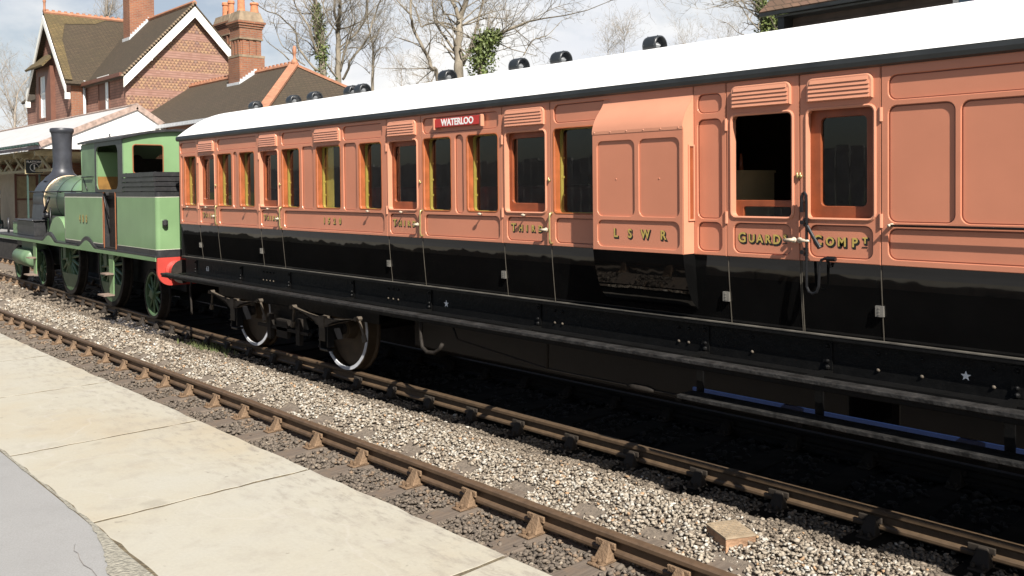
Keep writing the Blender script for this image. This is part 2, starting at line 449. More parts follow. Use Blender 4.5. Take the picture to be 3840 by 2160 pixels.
def tilehang_mat():
    t = NT('tile_hanging'); vec, a, z, ob = wall_vec(t)
    rh, tw = 0.112, 0.15
    zr = t.math('DIVIDE', z, rh); row = t.math('FLOOR', zr); fz = t.math('FRACT', zr)
    off = t.math('MULTIPLY', t.math('MODULO', row, 2.0), 0.5)
    ux = t.math('ADD', t.math('DIVIDE', a, tw), off)
    fx = t.math('ABSOLUTE', t.math('SUBTRACT', t.math('FRACT', ux), 0.5))
    sc = t.math('MULTIPLY', t.math('POWER', t.math('MULTIPLY', fx, 2.0), 1.6), 0.85)
    gap = t.ramp(t.math('SUBTRACT', fz, sc), [(0.0, 1.0), (0.04, 1.0), (0.22, 0.0)])
    # per tile colour
    cell = t.n('ShaderNodeCombineXYZ'); t.l(t.math('FLOOR', ux), cell.inputs[0]); t.l(row, cell.inputs[1])
    wnz = t.n('ShaderNodeTexWhiteNoise'); wnz.noise_dimensions = '3D'; t.l(cell.outputs[0], wnz.inputs['Vector'])
    fish = t.ramp(wnz.outputs[0], [(0.0, (0.25, 0.14, 0.105)), (0.3, (0.33, 0.19, 0.118)), (0.85, (0.37, 0.23, 0.13)), (1.0, (0.22, 0.14, 0.12))])
    fish = t.mix(t.math('MULTIPLY', gap, 0.75), fish, (0.10, 0.052, 0.04))
    fp = t.math('FRACT', t.math('DIVIDE', z, 0.098)); 
    row2 = t.math('FLOOR', t.math('DIVIDE', z, 0.098))
    c2 = t.n('ShaderNodeCombineXYZ'); t.l(t.math('FLOOR', t.math('DIVIDE', a, 0.17)), c2.inputs[0]); t.l(row2, c2.inputs[1])
    w2 = t.n('ShaderNodeTexWhiteNoise'); w2.noise_dimensions = '3D'; t.l(c2.outputs[0], w2.inputs['Vector'])
    plain = t.ramp(w2.outputs[0], [(0.0, (0.27, 0.145, 0.108)), (1.0, (0.335, 0.195, 0.152))])
    plain = t.mix(t.ramp(fp, [(0.0, 0.8), (0.18, 0.8), (0.34, 0.0)]), plain, (0.16, 0.085, 0.068))
    band = t.ramp(t.math('FRACT', t.math('DIVIDE', t.math('SUBTRACT', z, 6.42), 0.81)), [(0.0, 1.0), (0.64, 1.0), (0.645, 0.0)])
    col = t.mix(band, plain, fish)
    n1 = t.noise(ob, 1.1, 5)
    col = t.mix(t.ramp(n1, [(0.45, 0.0), (0.8, 0.35)]), col, (0.20, 0.10, 0.075))
    t.col(col); t.set(0.85); t.bump(gap, -0.3, 0.01); return t.m
M['tilehang'] = tilehang_mat()

def roof_mat(name, c1, c2, moss=0.3, rh=0.075):
    t = NT(name); vec, a, z, ob = wall_vec(t)
    b = t.n('ShaderNodeTexBrick'); t.l(vec, b.inputs['Vector'])
    b.inputs['Color1'].default_value = (*c1, 1); b.inputs['Color2'].default_value = (*c2, 1); b.inputs['Mortar'].default_value = (c1[0]*.35, c1[1]*.35, c1[2]*.35, 1)
    b.inputs['Scale'].default_value = 1; b.inputs['Brick Width'].default_value = 0.17; b.inputs['Row Height'].default_value = rh; b.inputs['Mortar Size'].default_value = 0.012
    n1 = t.noise(ob, 0.9, 7, 0.65); n2 = t.noise(ob, 7.0, 6, 0.7)
    col = t.mix(t.ramp(n1, [(0.35, 0.0), (0.7, 0.7)]), b.outputs['Color'], (0.042, 0.033, 0.019))
    col = t.mix(t.ramp(n2, [(0.55, 0.0), (0.75, moss)]), col, (0.11, 0.09, 0.04))
    n3 = t.noise(ob, 30.0, 2)
    col = t.mix(t.ramp(n3, [(0.62, 0.0), (0.72, 0.5)]), col, (0.12, 0.07, 0.045))
    t.col(col); t.set(0.9); t.bump(b.outputs['Fac'], -0.5, 0.02); return t.m
M['roof_tile'] = roof_mat('old_roof_tile', (0.078, 0.055, 0.034), (0.056, 0.041, 0.026))
M['roof_moss'] = roof_mat('mossy_tile', (0.17, 0.12, 0.05), (0.13, 0.095, 0.035), 0.8)
M['roof_brown'] = roof_mat('brown_roof_tile', (0.21, 0.12, 0.075), (0.16, 0.09, 0.06), 0.15, 0.16)

def stone_mat():
    t = NT('platform_stone'); v = t.coord()
    n1 = t.noise(v, 0.9, 6, 0.6); n2 = t.noise(v, 6.0, 6, 0.65); n3 = t.noise(v, 60.0, 3)
    g = t.n('ShaderNodeNewGeometry')
    col = t.ramp(n1, [(0.28, (0.365, 0.312, 0.222)), (0.5, (0.370, 0.345, 0.278)), (0.72, (0.375, 0.360, 0.308))])
    col = t.mix(t.ramp(n2, [(0.50, 0.0), (0.72, 0.42)]), col, (0.27, 0.24, 0.20))
    col = t.mix(t.ramp(n3, [(0.3, 0.14), (0.7, 0.0)]), col, (0.22, 0.19, 0.15))
    # pale veins
    vn = t.n('ShaderNodeTexNoise'); vn.inputs['Scale'].default_value = 1.1; vn.inputs['Detail'].default_value = 3; t.l(v, vn.inputs['Vector'])
    vein = t.ramp(t.math('ABSOLUTE', t.math('SUBTRACT', vn.outputs[0], 0.5)), [(0.0, 0.30), (0.007, 0.0)])
    col = t.mix(vein, col, (0.42, 0.395, 0.35))
    # black lichen and scuffs towards the edge
    sp = t.n('ShaderNodeSeparateXYZ'); t.l(v, sp.inputs[0])
    e2 = t.n('ShaderNodeMapRange'); t.l(sp.outputs[1], e2.inputs[0]); e2.inputs[1].default_value = 1.9; e2.inputs[2].default_value = 2.6; e2.inputs[3].default_value = 0.0; e2.inputs[4].default_value = 0.7
    n4 = t.noise(t.coord('Object', (2.5, 7, 1)), 3.0, 7, 0.7)
    col = t.mix(t.math('MULTIPLY', t.ramp(n4, [(0.50, 0.0), (0.66, 1.0)]), e2.outputs[0]), col, (0.19, 0.165, 0.14))
    n5 = t.noise(v, 3.3, 2, 0.4)
    col = t.mix(t.ramp(n5, [(0.71, 0.0), (0.76, 0.28)]), col, (0.17, 0.15, 0.12))
    n6 = t.noise(v, 17.0, 2, 0.4)
    col = t.mix(t.ramp(n6, [(0.72, 0.0), (0.76, 0.45)]), col, (0.16, 0.145, 0.12))
    t.col(col); t.set(0.8); t.bump(t.math('ADD', n2, t.math('MULTIPLY', n3, 0.4)), 0.22, 0.012); return t.m
M['stone'] = stone_mat()
def asphalt_mat():
    t = NT('pale_asphalt'); v = t.coord()
    n1 = t.noise(v, 1.2, 6, 0.6); n3 = t.noise(v, 130.0, 3, 0.7)
    col = t.ramp(n1, [(0.3, (0.245, 0.243, 0.238)), (0.7, (0.285, 0.282, 0.275))])
    col = t.mix(t.ramp(n3, [(0.35, 0.5), (0.6, 0.0)]), col, (0.19, 0.185, 0.175))
    col = t.mix(t.ramp(t.noise(v, 7.0, 6, 0.7), [(0.52, 0.0), (0.75, 0.4)]), col, (0.20, 0.195, 0.185))
    t.col(col); t.set(0.85); t.bump(n3, 0.25, 0.004); return t.m
M['asphalt'] = asphalt_mat()
M['mortar'] = paint('joint_mortar', (0.125, 0.10, 0.06), 0.95, 0.4, 30.0, 0.5, 60.0)
M['patch'] = paint('cement_patch', (0.26, 0.245, 0.20), 0.95, 0.3, 40.0, 0.5, 60.0)
M['crack'] = paint('crack_dirt', (0.16, 0.145, 0.13), 0.95, 0.3, 20.0)
def sleeper_mat():
    t = NT('sleeper_timber'); v = t.coord('Object', (14, 1.2, 14))
    n1 = t.noise(v, 2.0, 6, 0.65); n2 = t.noise(t.coord(), 9, 4)
    col = t.ramp(n1, [(0.3, (0.085, 0.066, 0.052)), (0.7, (0.165, 0.132, 0.102))])
    col = t.mix(t.ramp(n2, [(0.5, 0.0), (0.75, 0.4)]), col, (0.20, 0.13, 0.075))
    t.col(col); t.set(0.85); t.bump(n1, 0.5, 0.01); return t.m
M['sleeper'] = sleeper_mat()
def earth_mat():
    t = NT('ballast_dust'); v = t.coord()
    n1 = t.noise(v, 24, 6, 0.7)
    t.col(t.ramp(n1, [(0.3, (0.10, 0.082, 0.064)), (0.7, (0.215, 0.175, 0.135))])); t.set(0.95); t.bump(n1, 0.8, 0.03); return t.m
M['earth'] = earth_mat()
def stones_mat():
    t = NT('ballast_stones')
    a = t.n('ShaderNodeAttribute', attribute_name='tint'); 
    n1 = t.noise(t.coord(), 45, 4, 0.6)
    col = t.mix(0.5, a.outputs['Color'], t.ramp(n1, [(0.3, 0.55), (0.7, 1.15)]), 'MULTIPLY')
    t.col(col); t.set(0.85); return t.m
M['stones'] = stones_mat()
def grass_mat():
    t = NT('grass'); n1 = t.noise(t.coord(), 3, 5)
    t.col(t.ramp(n1, [(0.3, (0.05, 0.075, 0.02)), (0.7, (0.11, 0.12, 0.045))])); t.set(0.9); return t.m
M['grass'] = grass_mat()
def bark_mat(name, a, b):
    t = NT(name); v = t.coord('Object', (1, 1, 0.35)); n1 = t.noise(v, 4, 6, 0.7)
    t.col(t.ramp(n1, [(0.3, a), (0.7, b)])); t.set(0.9); t.bump(n1, 0.5, 0.03); return t.m
M['bark'] = bark_mat('bark', (0.12, 0.10, 0.075), (0.27, 0.235, 0.18))
M['bark_pale'] = bark_mat('bark_far', (0.22, 0.19, 0.155), (0.36, 0.31, 0.26))
def leaf_mat():
    t = NT('ivy_leaf'); a = t.n('ShaderNodeAttribute', attribute_name='tint')
    t.col(a.outputs['Color']); t.set(0.5, spec=0.3); return t.m
M['ivy'] = leaf_mat()
M['rusty'] = paint('rusty_plate', (0.34, 0.20, 0.115), 0.8, 0.45, 9.0, 0.3, 40.0, dirt=0.3)
M['rusty_top'] = paint('worn_checker_plate', (0.30, 0.235, 0.16), 0.65, 0.25, 12.0, dirt=0.25)
# ================================================================== SETTING
rng = random.Random(7)
def struct(o): o['kind'] = 'structure'; return o
N1Y, R2Y = 4.575, 6.29
TRACKS = ((N1Y-1.505, N1Y), (R2Y, R2Y+1.505))
def r2y(x):                     # the far line bends gently away beyond the carriage
    return 0.0 if x > -14.5 else (-(x+14.5))*0.026
# ground sheet out to the horizon
mb = MB(); mb.add([(-900, 60, -.42), (300, 60, -.42), (300, 900, -.42), (-900, 900, -.42)], [(0, 1, 2, 3)])
mb.add([(-900, 26, -.40), (300, 26, -.40), (300, 60.5, -.41), (-900, 60.5, -.41)], [(0, 1, 2, 3)])
mb.add([(-900, -300, -.43), (300, -300, -.43), (300, -9, -.43), (-900, -9, -.43)], [(0, 1, 2, 3)])
struct(mb.build('ground', M['grass'], fix=False))
# ballast bed: one undulating sheet
mb = MB()
xs = np.concatenate([np.arange(-90, -30, 3.0), np.arange(-30, 14.1, 0.35)]); ys = np.arange(2.60, 8.60, 0.15)
def bed(x, y):
    z = -0.205
    if 5.0 < y < 6.0: z += 0.105*math.sin(math.pi*(y-5.0)/1.0)
    return z + 0.02*mnoise.noise(Vector((x*1.3, y*1.3, 0)))
vs = [(x, y, bed(x, y)) for x in xs for y in ys]; n = len(ys)
fs = [(i*n+j, (i+1)*n+j, (i+1)*n+j+1, i*n+j+1) for i in range(len(xs)-1) for j in range(n-1)]
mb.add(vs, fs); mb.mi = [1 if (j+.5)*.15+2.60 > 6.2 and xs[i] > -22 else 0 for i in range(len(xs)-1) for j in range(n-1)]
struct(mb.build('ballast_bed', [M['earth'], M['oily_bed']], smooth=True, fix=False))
# platforms
def slab_outline(x0, x1, y0, y1, w=0.006, seed=0):
    """paving slab with slightly uneven edges"""
    r = random.Random(seed); out = []
    def seg(ax, ay, bx, by, k):
        for i in range(k):
            t = i/k; out.append((ax+(bx-ax)*t + r.uniform(-w, w)*(0 < i), ay+(by-ay)*t + r.uniform(-w, w)*(0 < i)))
    seg(x0, y0, x1, y0, 14); seg(x1, y0, x1, y1, 14); seg(x1, y1, x0, y1, 10); seg(x0, y1, x0, y0, 14)
    return out
joints = [2.0, 0.35, -1.25, -2.86, -4.53, -6.03, -7.79, -9.46, -11.0, -12.6, -14.2, -15.9, -17.5, -19.2, -21]
for i in range(len(joints)-1):
    x1, x0 = joints[i], joints[i+1]
    back = 1.41
    mb = MB()
    ol = slab_outline(x0+.011, x1-.011, back+.006, 2.585, 0.0085, i)
    mb.prism(ol, 0.64, 0.75, 'XY')
    struct(mb.build('paving_slab', M['stone'], bevel=0.003))
mb = MB(); mb.box(-21, 2, 1.40, 2.574, 0.60, 0.7482)
struct(mb.build('slab_joint_mortar', M['mortar']))
# mortar seam and a crumbled cement patch behind the slabs
seam = [(-9.0, 1.405), (-7.0, 1.41), (-6.2, 1.41), (-5.2, 1.412), (-4.49, 1.41), (-4.15, 1.345), (-3.97, 1.30), (-3.80, 1.26), (-3.4, 1.24), (-3.0, 1.30), (-2.0, 1.35)]
mb = MB(); ol = [(x, y+0.02) for x, y in [(-9, 1.41), (-6, 1.41), (-4.5, 1.41), (-2.0, 1.41)]]
r = random.Random(3); low = []
for (x0, y0), (x1, y1) in zip(seam[:-1], seam[1:]):
    for k in range(6):
        t = k/6; low.append((x0+(x1-x0)*t, y0+(y1-y0)*t - 0.012 + r.uniform(-.007, .007)))
vs = []; fs = []
for i, (x, y) in enumerate(low): vs += [(x, y, 0.7500), (x, 1.424, 0.7475)]
fs = [(2*i, 2*i+2, 2*i+3, 2*i+1) for i in range(len(low)-1)]
mb.add(vs, fs); struct(mb.build('cement_seam', M['patch'], fix=False))
mb = MB(); mb.box(-60, 14, -9, 1.412, 0.55, 0.745)
mb.box(-60, -21, 1.412, 2.585, 0.55, 0.745); mb.box(2, 14, 1.412, 2.585, 0.55, 0.745)
asph = struct(mb.build('platform', M['asphalt']))
mb = MB(); mb.box(-60, 14, 1.5, 2.64, -0.42, 0.60)
struct(mb.build('platform_wall', paint('grimy_wall', (0.05, 0.042, 0.035), 0.9, 0.4, 6.0)))  # dark tone over the whole wall
# cracks in the asphalt
mb = MB()
for pts in ([(-4.32, 1.27), (-4.30, 1.26), (-4.24, 1.24), (-4.20, 1.245), (-4.13, 1.23), (-4.05, 1.222), (-3.98, 1.232), (-3.89, 1.225), (-3.7, 1.20), (-3.5, 1.19)],):
    vs = []
    for i, (x, y) in enumerate(pts):
        w = 0.0016*(1-abs(2*i/(len(pts)-1)-1)*0.6); vs += [(x, y-w, .7490), (x, y+w, .7490)]
    mb.add(vs, [(2*i, 2*i+2, 2*i+3, 2*i+1) for i in range(len(pts)-1)])
struct(mb.build('asphalt_crack', M['crack'], fix=False))
# platform one on the far side
mb = MB(); mb.box(-95, 14, 8.62, 13.0, 0.62, 0.76); mb.M = None
struct(mb.build('far_platform', M['asphalt']))
mb = MB(); mb.box(-95, 14, 8.68, 12.9, -0.42, 0.62)
struct(mb.build('far_platform_wall', paint('grimy_wall_far', (0.03, 0.026, 0.022), 0.9, 0.4, 6.0)))  # near-black tone over the whole far wall
mb = MB(); mb.box(-95, 14, 13.0, 26.2, -0.5, 0.60)
struct(mb.build('station_yard', M['asphalt']))

# ------------------------------------------------------------------ rails, sleepers, chairs
def rail_profile():
    return [(-.030, -.146), (.030, -.146), (.034, -.136), (.034, -.118), (.026, -.107), (.010, -.098), (.010, -.052), (.028, -.044), (.035, -.034), (.035, -.010), (.027, -.001), (-.027, -.001), (-.035, -.010), (-.035, -.034), (-.028, -.044), (-.010, -.052), (-.010, -.098), (-.026, -.107), (-.034, -.118), (-.034, -.136)]
def rail(yc, x0, x1, bend, label, mt='rail_rust'):
    mb = MB(); prof = rail_profile(); n = len(prof)
    xs = [x1] + ([-14.5, -18, -22, -26, -32, -45] if bend else []) + [x0]
    vs = []; fs = []
    for x in xs:
        o = r2y(x) if bend else 0
        vs += [(x, yc+o+a, b) for a, b in prof]
    for i in range(len(xs)-1):
        for j in range(n): fs.append((i*n+j, i*n+(j+1) % n, (i+1)*n+(j+1) % n, (i+1)*n+j))
    mb.add(vs, fs)
    o = mb.build('rail', M[mt]); tag(o, label, 'rail'); return o
rail(TRACKS[0][1], -70, 8, False, 'brown running rail nearest the platform edge, in full sun')
rail(TRACKS[0][0], -70, 8, False, 'brown running rail tucked under the platform edge')
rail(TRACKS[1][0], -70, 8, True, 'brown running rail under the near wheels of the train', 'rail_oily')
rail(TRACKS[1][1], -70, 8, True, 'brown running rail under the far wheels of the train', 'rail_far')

def chair_mb(y, side):
    """cast iron chair round a bullhead rail; side = -1 the key side towards the platform"""
    mb = MB()
    mb.prism([(-.055, -.185), (.055, -.185), (.055, -.168), (-.055, -.168)], y-.19, y+.19, 'XZ')
    for s in (-1, 1):
        a = .036
        # tapering jaw with a sloping outer face
        w0, w1 = .062, .034
        b0, b1 = y+s*a, y+s*.125
        vs = [(-w0, b0, -.17), (w0, b0, -.17), (w0, b1, -.17), (-w0, b1, -.17), (-w1, b0, -.052), (w1, b0, -.052), (w1*.9, y+s*.058, -.056), (-w1*.9, y+s*.058, -.056)]
        mb.add(vs, [(0, 1, 2, 3), (4, 7, 6, 5), (0, 4, 5, 1), (1, 5, 6, 2), (2, 6, 7, 3), (3, 7, 4, 0)])
        for dx in (-.03, .03): mb.lathe([(.017, 0), (.017, .028), (.010, .036)], (dx, y+s*.155, -.168), 'Z', 7)
    # timber key driven between rail and jaw, and the chair bolts
    mb.box(-.10, .075, y+side*.0355, y+side*.056, -.098, -.052)
    return mb
chx = [-3.391, -4.006, -4.676, -5.443, -6.159, -6.96, -7.751, -8.574, -9.314, -10.04, -10.777, -11.513, -12.22, -13.0, -13.75, -14.5]
xs1 = [2.0, 1.25, .52, -.2, -.95, -1.72, -2.6] + chx + [-14.5-.74*k for k in range(1, 26)]
def sleeper(first, x, yc, label, group, seed):
    if first is None:
        e = empty('sleeper', (x, yc, 0), 0, label, 'sleeper', group)
        mb = MB(); mb.box(-.125, .125, -1.33, 1.33, -.31, -.187)
        mb.build('timber', M['sleeper'], e, bevel=.012)
        ch = chair_mb(-.7525, -1).build('rail_chair', M['chair_rust'], e, bevel=.006)
        ch2 = bpy.data.objects.new('rail_chair', ch.data); C.objects.link(ch2); ch2.parent = e; ch2.location = (0, 1.505, 0)
        b = ch2.modifiers.new('bevel', 'BEVEL'); b.width = .006; b.segments = 2; b.limit_method = 'ANGLE'; b.angle_limit = R(40)
        return e
    e = copy_tree(first); e.location = (x, yc, 0); e['label'] = label; e['group'] = group
    return e
yc1 = (TRACKS[0][0]+TRACKS[0][1])/2; yc2 = (TRACKS[1][0]+TRACKS[1][1])/2
s0 = None
for i, x in enumerate(xs1):
    s = sleeper(s0, x, yc1, 'weathered timber sleeper with rusty chairs on the platform side track', 'sleepers of the platform side track', i)
    s.rotation_euler.z = R(rng.uniform(-.7, .7)); s0 = s0 or s
xs2 = [1.5-.745*k for k in range(52)]
oily = bpy.data.meshes['timber'].copy(); oily.materials[0] = M['oily_sleeper']  # track two copies with the under-train shade in their colour
shade_chairs = bpy.data.meshes['rail_chair'].copy(); shade_chairs.materials[0] = M['chair_oily']
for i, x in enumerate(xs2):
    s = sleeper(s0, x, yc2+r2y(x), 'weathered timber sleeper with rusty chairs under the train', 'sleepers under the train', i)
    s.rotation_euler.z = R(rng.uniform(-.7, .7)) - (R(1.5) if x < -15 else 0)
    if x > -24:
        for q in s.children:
            q.data = oily if q.name.startswith('timber') else shade_chairs

# ------------------------------------------------------------------ ballast stones (nobody could count them)
def stones():
    rg = np.random.default_rng(5)
    bm = bmesh.new(); bmesh.ops.create_icosphere(bm, subdivisions=1, radius=1.0)
    base = np.array([v.co[:] for v in bm.verts]); tri = np.array([[v.index for v in f.verts] for f in bm.faces]); bm.free()
    nv, nf = len(base), len(tri)
    P = []
    def area(x0, x1, y0, y1, dens, s0, s1, kind):
        k = int((x1-x0)*(y1-y0)*dens)
        x = rg.uniform(x0, x1, k); y = rg.uniform(y0, y1, k); s = rg.uniform(s0, s1, k)
        P.append(np.stack([x, y, s, np.full(k, kind)], 1))
    area(-7, -0.8, 4.62, 6.35, 2700, .010, .023, 0)
    area(-13, -7, 4.62, 6.35, 1600, .012, .026, 0)
    area(-22, -13, 4.62, 6.75, 520, .018, .036, 0)
    area(-45, -22, 4.62, 7.6, 90, .035, .07, 0)
    area(-7, -1.0, 3.3, 4.55, 1900, .012, .027, 1)
    area(-16, -7, 3.3, 4.55, 700, .015, .031, 1)
    area(-30, -16, 2.7, 4.55, 120, .03, .05, 1)
    area(-12, -0.5, 6.3, 7.8, 150, .02, .04, 2)
    P = np.concatenate(P)
    # keep clear of sleepers (mostly) and rails
    keep = np.ones(len(P), bool)
    for xs, a, b in ((np.array(xs1), yc1-1.33, yc1+1.33), (np.array(xs2), yc2-1.33, yc2+1.33)):
        d = np.min(np.abs(P[:, 0][:, None]-xs[None, :]), 1)
        on = (d < .135) & (P[:, 1] > a-.01) & (P[:, 1] < b)
        keep &= ~(on & (rg.random(len(P)) < (.965 if a < 3 else .90)))
    for yr in (TRACKS[0][0], TRACKS[0][1], TRACKS[1][0]):
        keep &= np.abs(P[:, 1]-yr-np.where(yr > 5, np.maximum(0, -(P[:, 0]+14.5))*.026, 0)) > .05
    P = P[keep]; k = len(P)
    z = np.array([bed(a, b) for a, b in P[:, :2]])
    lift = rg.random(k)**1.5*.035
    on_sl = np.zeros(k)
    for xs, a, b in ((np.array(xs1), yc1-1.33, yc1+1.33), (np.array(xs2), yc2-1.33, yc2+1.33)):
        d = np.min(np.abs(P[:, 0][:, None]-xs[None, :]), 1); on_sl = np.maximum(on_sl, (d < .135) & (P[:, 1] > a) & (P[:, 1] < b))
    z = np.where(on_sl > 0, -.178, z+lift)
    # random shapes
    q = rg.normal(size=(k, 4)); q /= np.linalg.norm(q, axis=1)[:, None]
    a, b, c, d = q.T
    Rm = np.stack([np.stack([1-2*(c*c+d*d), 2*(b*c-a*d), 2*(b*d+a*c)], -1), np.stack([2*(b*c+a*d), 1-2*(b*b+d*d), 2*(c*d-a*b)], -1), np.stack([2*(b*d-a*c), 2*(c*d+a*b), 1-2*(b*b+c*c)], -1)], 1)
    jit = base[None]*(1+rg.uniform(-.5, .42, (k, nv, 1))) * np.stack([rg.uniform(.75, 1.35, k), rg.uniform(.6, 1.1, k), rg.uniform(.45, .85, k)], 1)[:, None, :]
    V = np.einsum('kij,knj->kni', Rm, jit)
    V[:, :, 2] *= .68
    V = V*P[:, 2][:, None, None] + np.stack([P[:, 0], P[:, 1], z], 1)[:, None, :]
    F = (tri[None]+(np.arange(k)*nv)[:, None, None]).reshape(-1, 3)
    me = bpy.data.meshes.new('ballast_stones')
    me.vertices.add(k*nv); me.vertices.foreach_set('co', V.reshape(-1).astype(np.float32))
    me.loops.add(len(F)*3); me.loops.foreach_set('vertex_index', F.reshape(-1).astype(np.int32))
    me.polygons.add(len(F)); me.polygons.foreach_set('loop_start', (np.arange(len(F))*3).astype(np.int32)); me.polygons.foreach_set('loop_total', np.full(len(F), 3, np.int32))
    me.update(calc_edges=True)
    # colours: whitish limestone in the middle, browner and oil stained beside the rails
    pale = np.array([.32, .275, .215]); white = np.array([.44, .41, .355]); tan = np.array([.235, .19, .142]); dark = np.array([.145, .118, .092]); ora = np.array([.36, .23, .13]); rust = np.array([.17, .115, .078])
    u = rg.random(k); col = np.zeros((k, 3))
    y = P[:, 1]
    nlow = np.array([mnoise.noise(Vector((p[0]*.9, p[1]*1.4, 3.3))) for p in P])
    mid = np.clip(1-np.abs(y-5.22)/.55, 0, 1)*.85 + .55*nlow + .05
    mid = np.where(P[:, 3] == 0, mid, -.2)
    pw = np.clip(mid*1.05, .06, .78)
    ch = rg.random(k)
    col = np.where((ch < pw*.28)[:, None], white, np.where((ch < pw)[:, None], pale, np.where((ch < pw+.42*(1-pw))[:, None], tan, np.where((ch < .975)[:, None], tan*.72, ora))))
    b1 = P[:, 3] == 1
    c1 = np.where((u < .55)[:, None], dark*1.0, np.where((u < .93)[:, None], dark*.72, np.where((u < .985)[:, None], tan*.8, pale*.8)))
    near = np.clip(1-np.abs(y-4.42)/.16, 0, 1)
    c1 = np.where((rg.random(k) < near*.35)[:, None], np.array([.19, .135, .09]), c1)
    col = np.where(b1[:, None], c1, col)
    b2 = (y > 5.66) & (P[:, 3] == 0) & (rg.random(k) < .75)
    col = np.where(b2[:, None], np.where((u < .5)[:, None], tan*.72, tan*.5), col)
    col = np.where((P[:, 3] == 2)[:, None], dark*.1, col)  # stones under the train tinted almost black as painted shade
    coal = (((P[:, 0]+17.0)/1.5)**2 + ((y-6.05)/.28)**2 < 1+.8*nlow) & (rg.random(k) < .8)
    col = np.where(coal[:, None], np.array([.045, .042, .045]), col)
    col *= rg.uniform(.75, 1.18, (k, 1))
    full = np.concatenate([np.repeat(col, nv, 0), np.ones((k*nv, 1))], 1)
    at_ = me.attributes.new('tint', 'FLOAT_COLOR', 'POINT'); at_.data.foreach_set('color', full.reshape(-1).astype(np.float32))
    me.materials.append(M['stones'])
    o = bpy.data.objects.new('ballast_stones', me); C.objects.link(o); tag(o, 'loose pale and brown track ballast between the rails', 'ballast', kind='stuff')
stones()

# weeds by the rail
def blades(name, c, spread, n, h, seed):
    r = random.Random(seed); mb = MB(); cols = []
    for i in range(n):
        x = c[0]+r.gauss(0, spread[0]); y = c[1]+r.gauss(0, spread[1]); a = r.uniform(0, 6.28); hh = h*r.uniform(.4, 1.2); w = .012
        b = Vector((math.cos(a), math.sin(a), 0)); l = Vector((r.uniform(-1, 1), r.uniform(-1, 1), 0))*hh*.5
        p = Vector((x, y, c[2])); mb.add([p-b*w, p+b*w, p+Vector((0, 0, hh))+l], [(0, 1, 2)])
    o = mb.build(name, M['grass'], fix=False); return tag(o, 'small tuft of green weeds in the ballast', 'weeds', kind='stuff')
blades('weed_tuft', (-13.6, 5.95, -.16), (.35, .12), 260, .09, 4)

# rusty checker plate box lying in the ballast
bx = empty('metal_box', (-3.55, 5.32, -.205), R(-27), 'small rusty metal box with checker plate lid lying in the ballast', 'box')
mb = MB(); mb.box(-.14, .14, -.115, .115, -.03, .138); mb.build('box_body', M['rusty'], bx, bevel=.006)
mb = MB(); mb.box(-.144, .144, -.119, .119, .1382, .149)
for i in range(9):
    for j in range(7):
        mb.M = Matrix.Translation((-.118+.0295*i, -.092+.0307*j, .149)) @ Matrix.Rotation(R(45 if (i+j) % 2 else -45), 4, 'Z')
        mb.box(-.016, .016, -.006, .006, 0, .006)
mb.M = None
mb.build('lid', M['rusty_top'], bx)
# ================================================================== CARRIAGE
S = 6.018            # outer plane of the side
ZW, ZG = 1.782, 3.165
XL, XR = -14.57, 1.2
YC = 7.05
car = wthing('railway_carriage', (-6.7, YC, 0), 'salmon and black panelled wooden railway carriage with a white roof standing behind the green engine', 'railway carriage')
ZWB, ZWT = 2.088, 2.884
TUM = [(1.782, 0.0), (1.70, .003), (1.62, .009), (1.50, .020), (1.38, .0315), (1.30, .040), (1.235, .047)]
def tum_strip(mb, x0, x1, bulge=None):
    vs = []
    for z, o in TUM: vs += [(x0, S+o, z), (x1, S+o, z)]
    k = len(TUM)
    for z, o in reversed(TUM): vs += [(x0, S+o+.035, z), (x1, S+o+.035, z)]
    n = 2*k
    fs = [(2*i, 2*i+1, 2*i+3, 2*i+2) for i in range(n-1)]
    fs.append((2*n-2, 2*n-1, 1, 0))
    fs.append(tuple(2*i for i in range(n))[::-1]); fs.append(tuple(2*i+1 for i in range(n)))
    mb.add(vs, fs)
def panel_seg(mb, x0, x1, wins, pans, g=.0025, li=2):
    """one stretch of side: raised moulding layer with sunk panels, window openings through both"""
    out = rr(x0+g, x1-g, ZW, ZG, .001, 1)
    wl = [rr(a, b, c, d, .045, 5) for a, b, c, d in wins]
    mb.cur = 0
    mb.plate([out]+wl+[rr(a, b, c, d, min(.055, (b-a)*.42), 5) for a, b, c, d in pans], S-.017, .017, .005)
    mb.plate([rr(x0+g, x1-g, ZW+.002, ZG, .001, 1)]+wl, S+.0005, .03, 0)
    mb.cur = li
    for a, b, c, d in pans:      # fine dark lining painted round each panel
        q = min(.055, (b-a)*.42)
        mb.plate([rr(a+.001, b-.001, c+.001, d-.001, q, 5), rr(a+.0075, b-.0075, c+.0075, d-.0075, max(q-.006, .004), 5)], S-.0008, .001, 0)
    mb.cur = 0
def hood(x0, x1, z0, z1, parent):
    """louvred ventilator bonnet"""
    mb = MB(); ol = rr(x0, x1, z0, z1, .0, tl=.045, tr=.045, bl=0, br=0)
    mb.plate([ol], S-.042, .04, .008)
    k = 5; h = (z1-z0-.02)/k
    for i in range(k):
        zb = z0+.006+h*i; ins = .018 if i < k-1 else .03
        mb.prism([(S-.052, zb), (S-.044, zb+h*.92), (S-.036, zb+h*.92), (S-.036, zb)], x0+ins, x1-ins, 'YZ')
    return mb.build('ventilator_bonnet', M['salmon_pale'], parent)
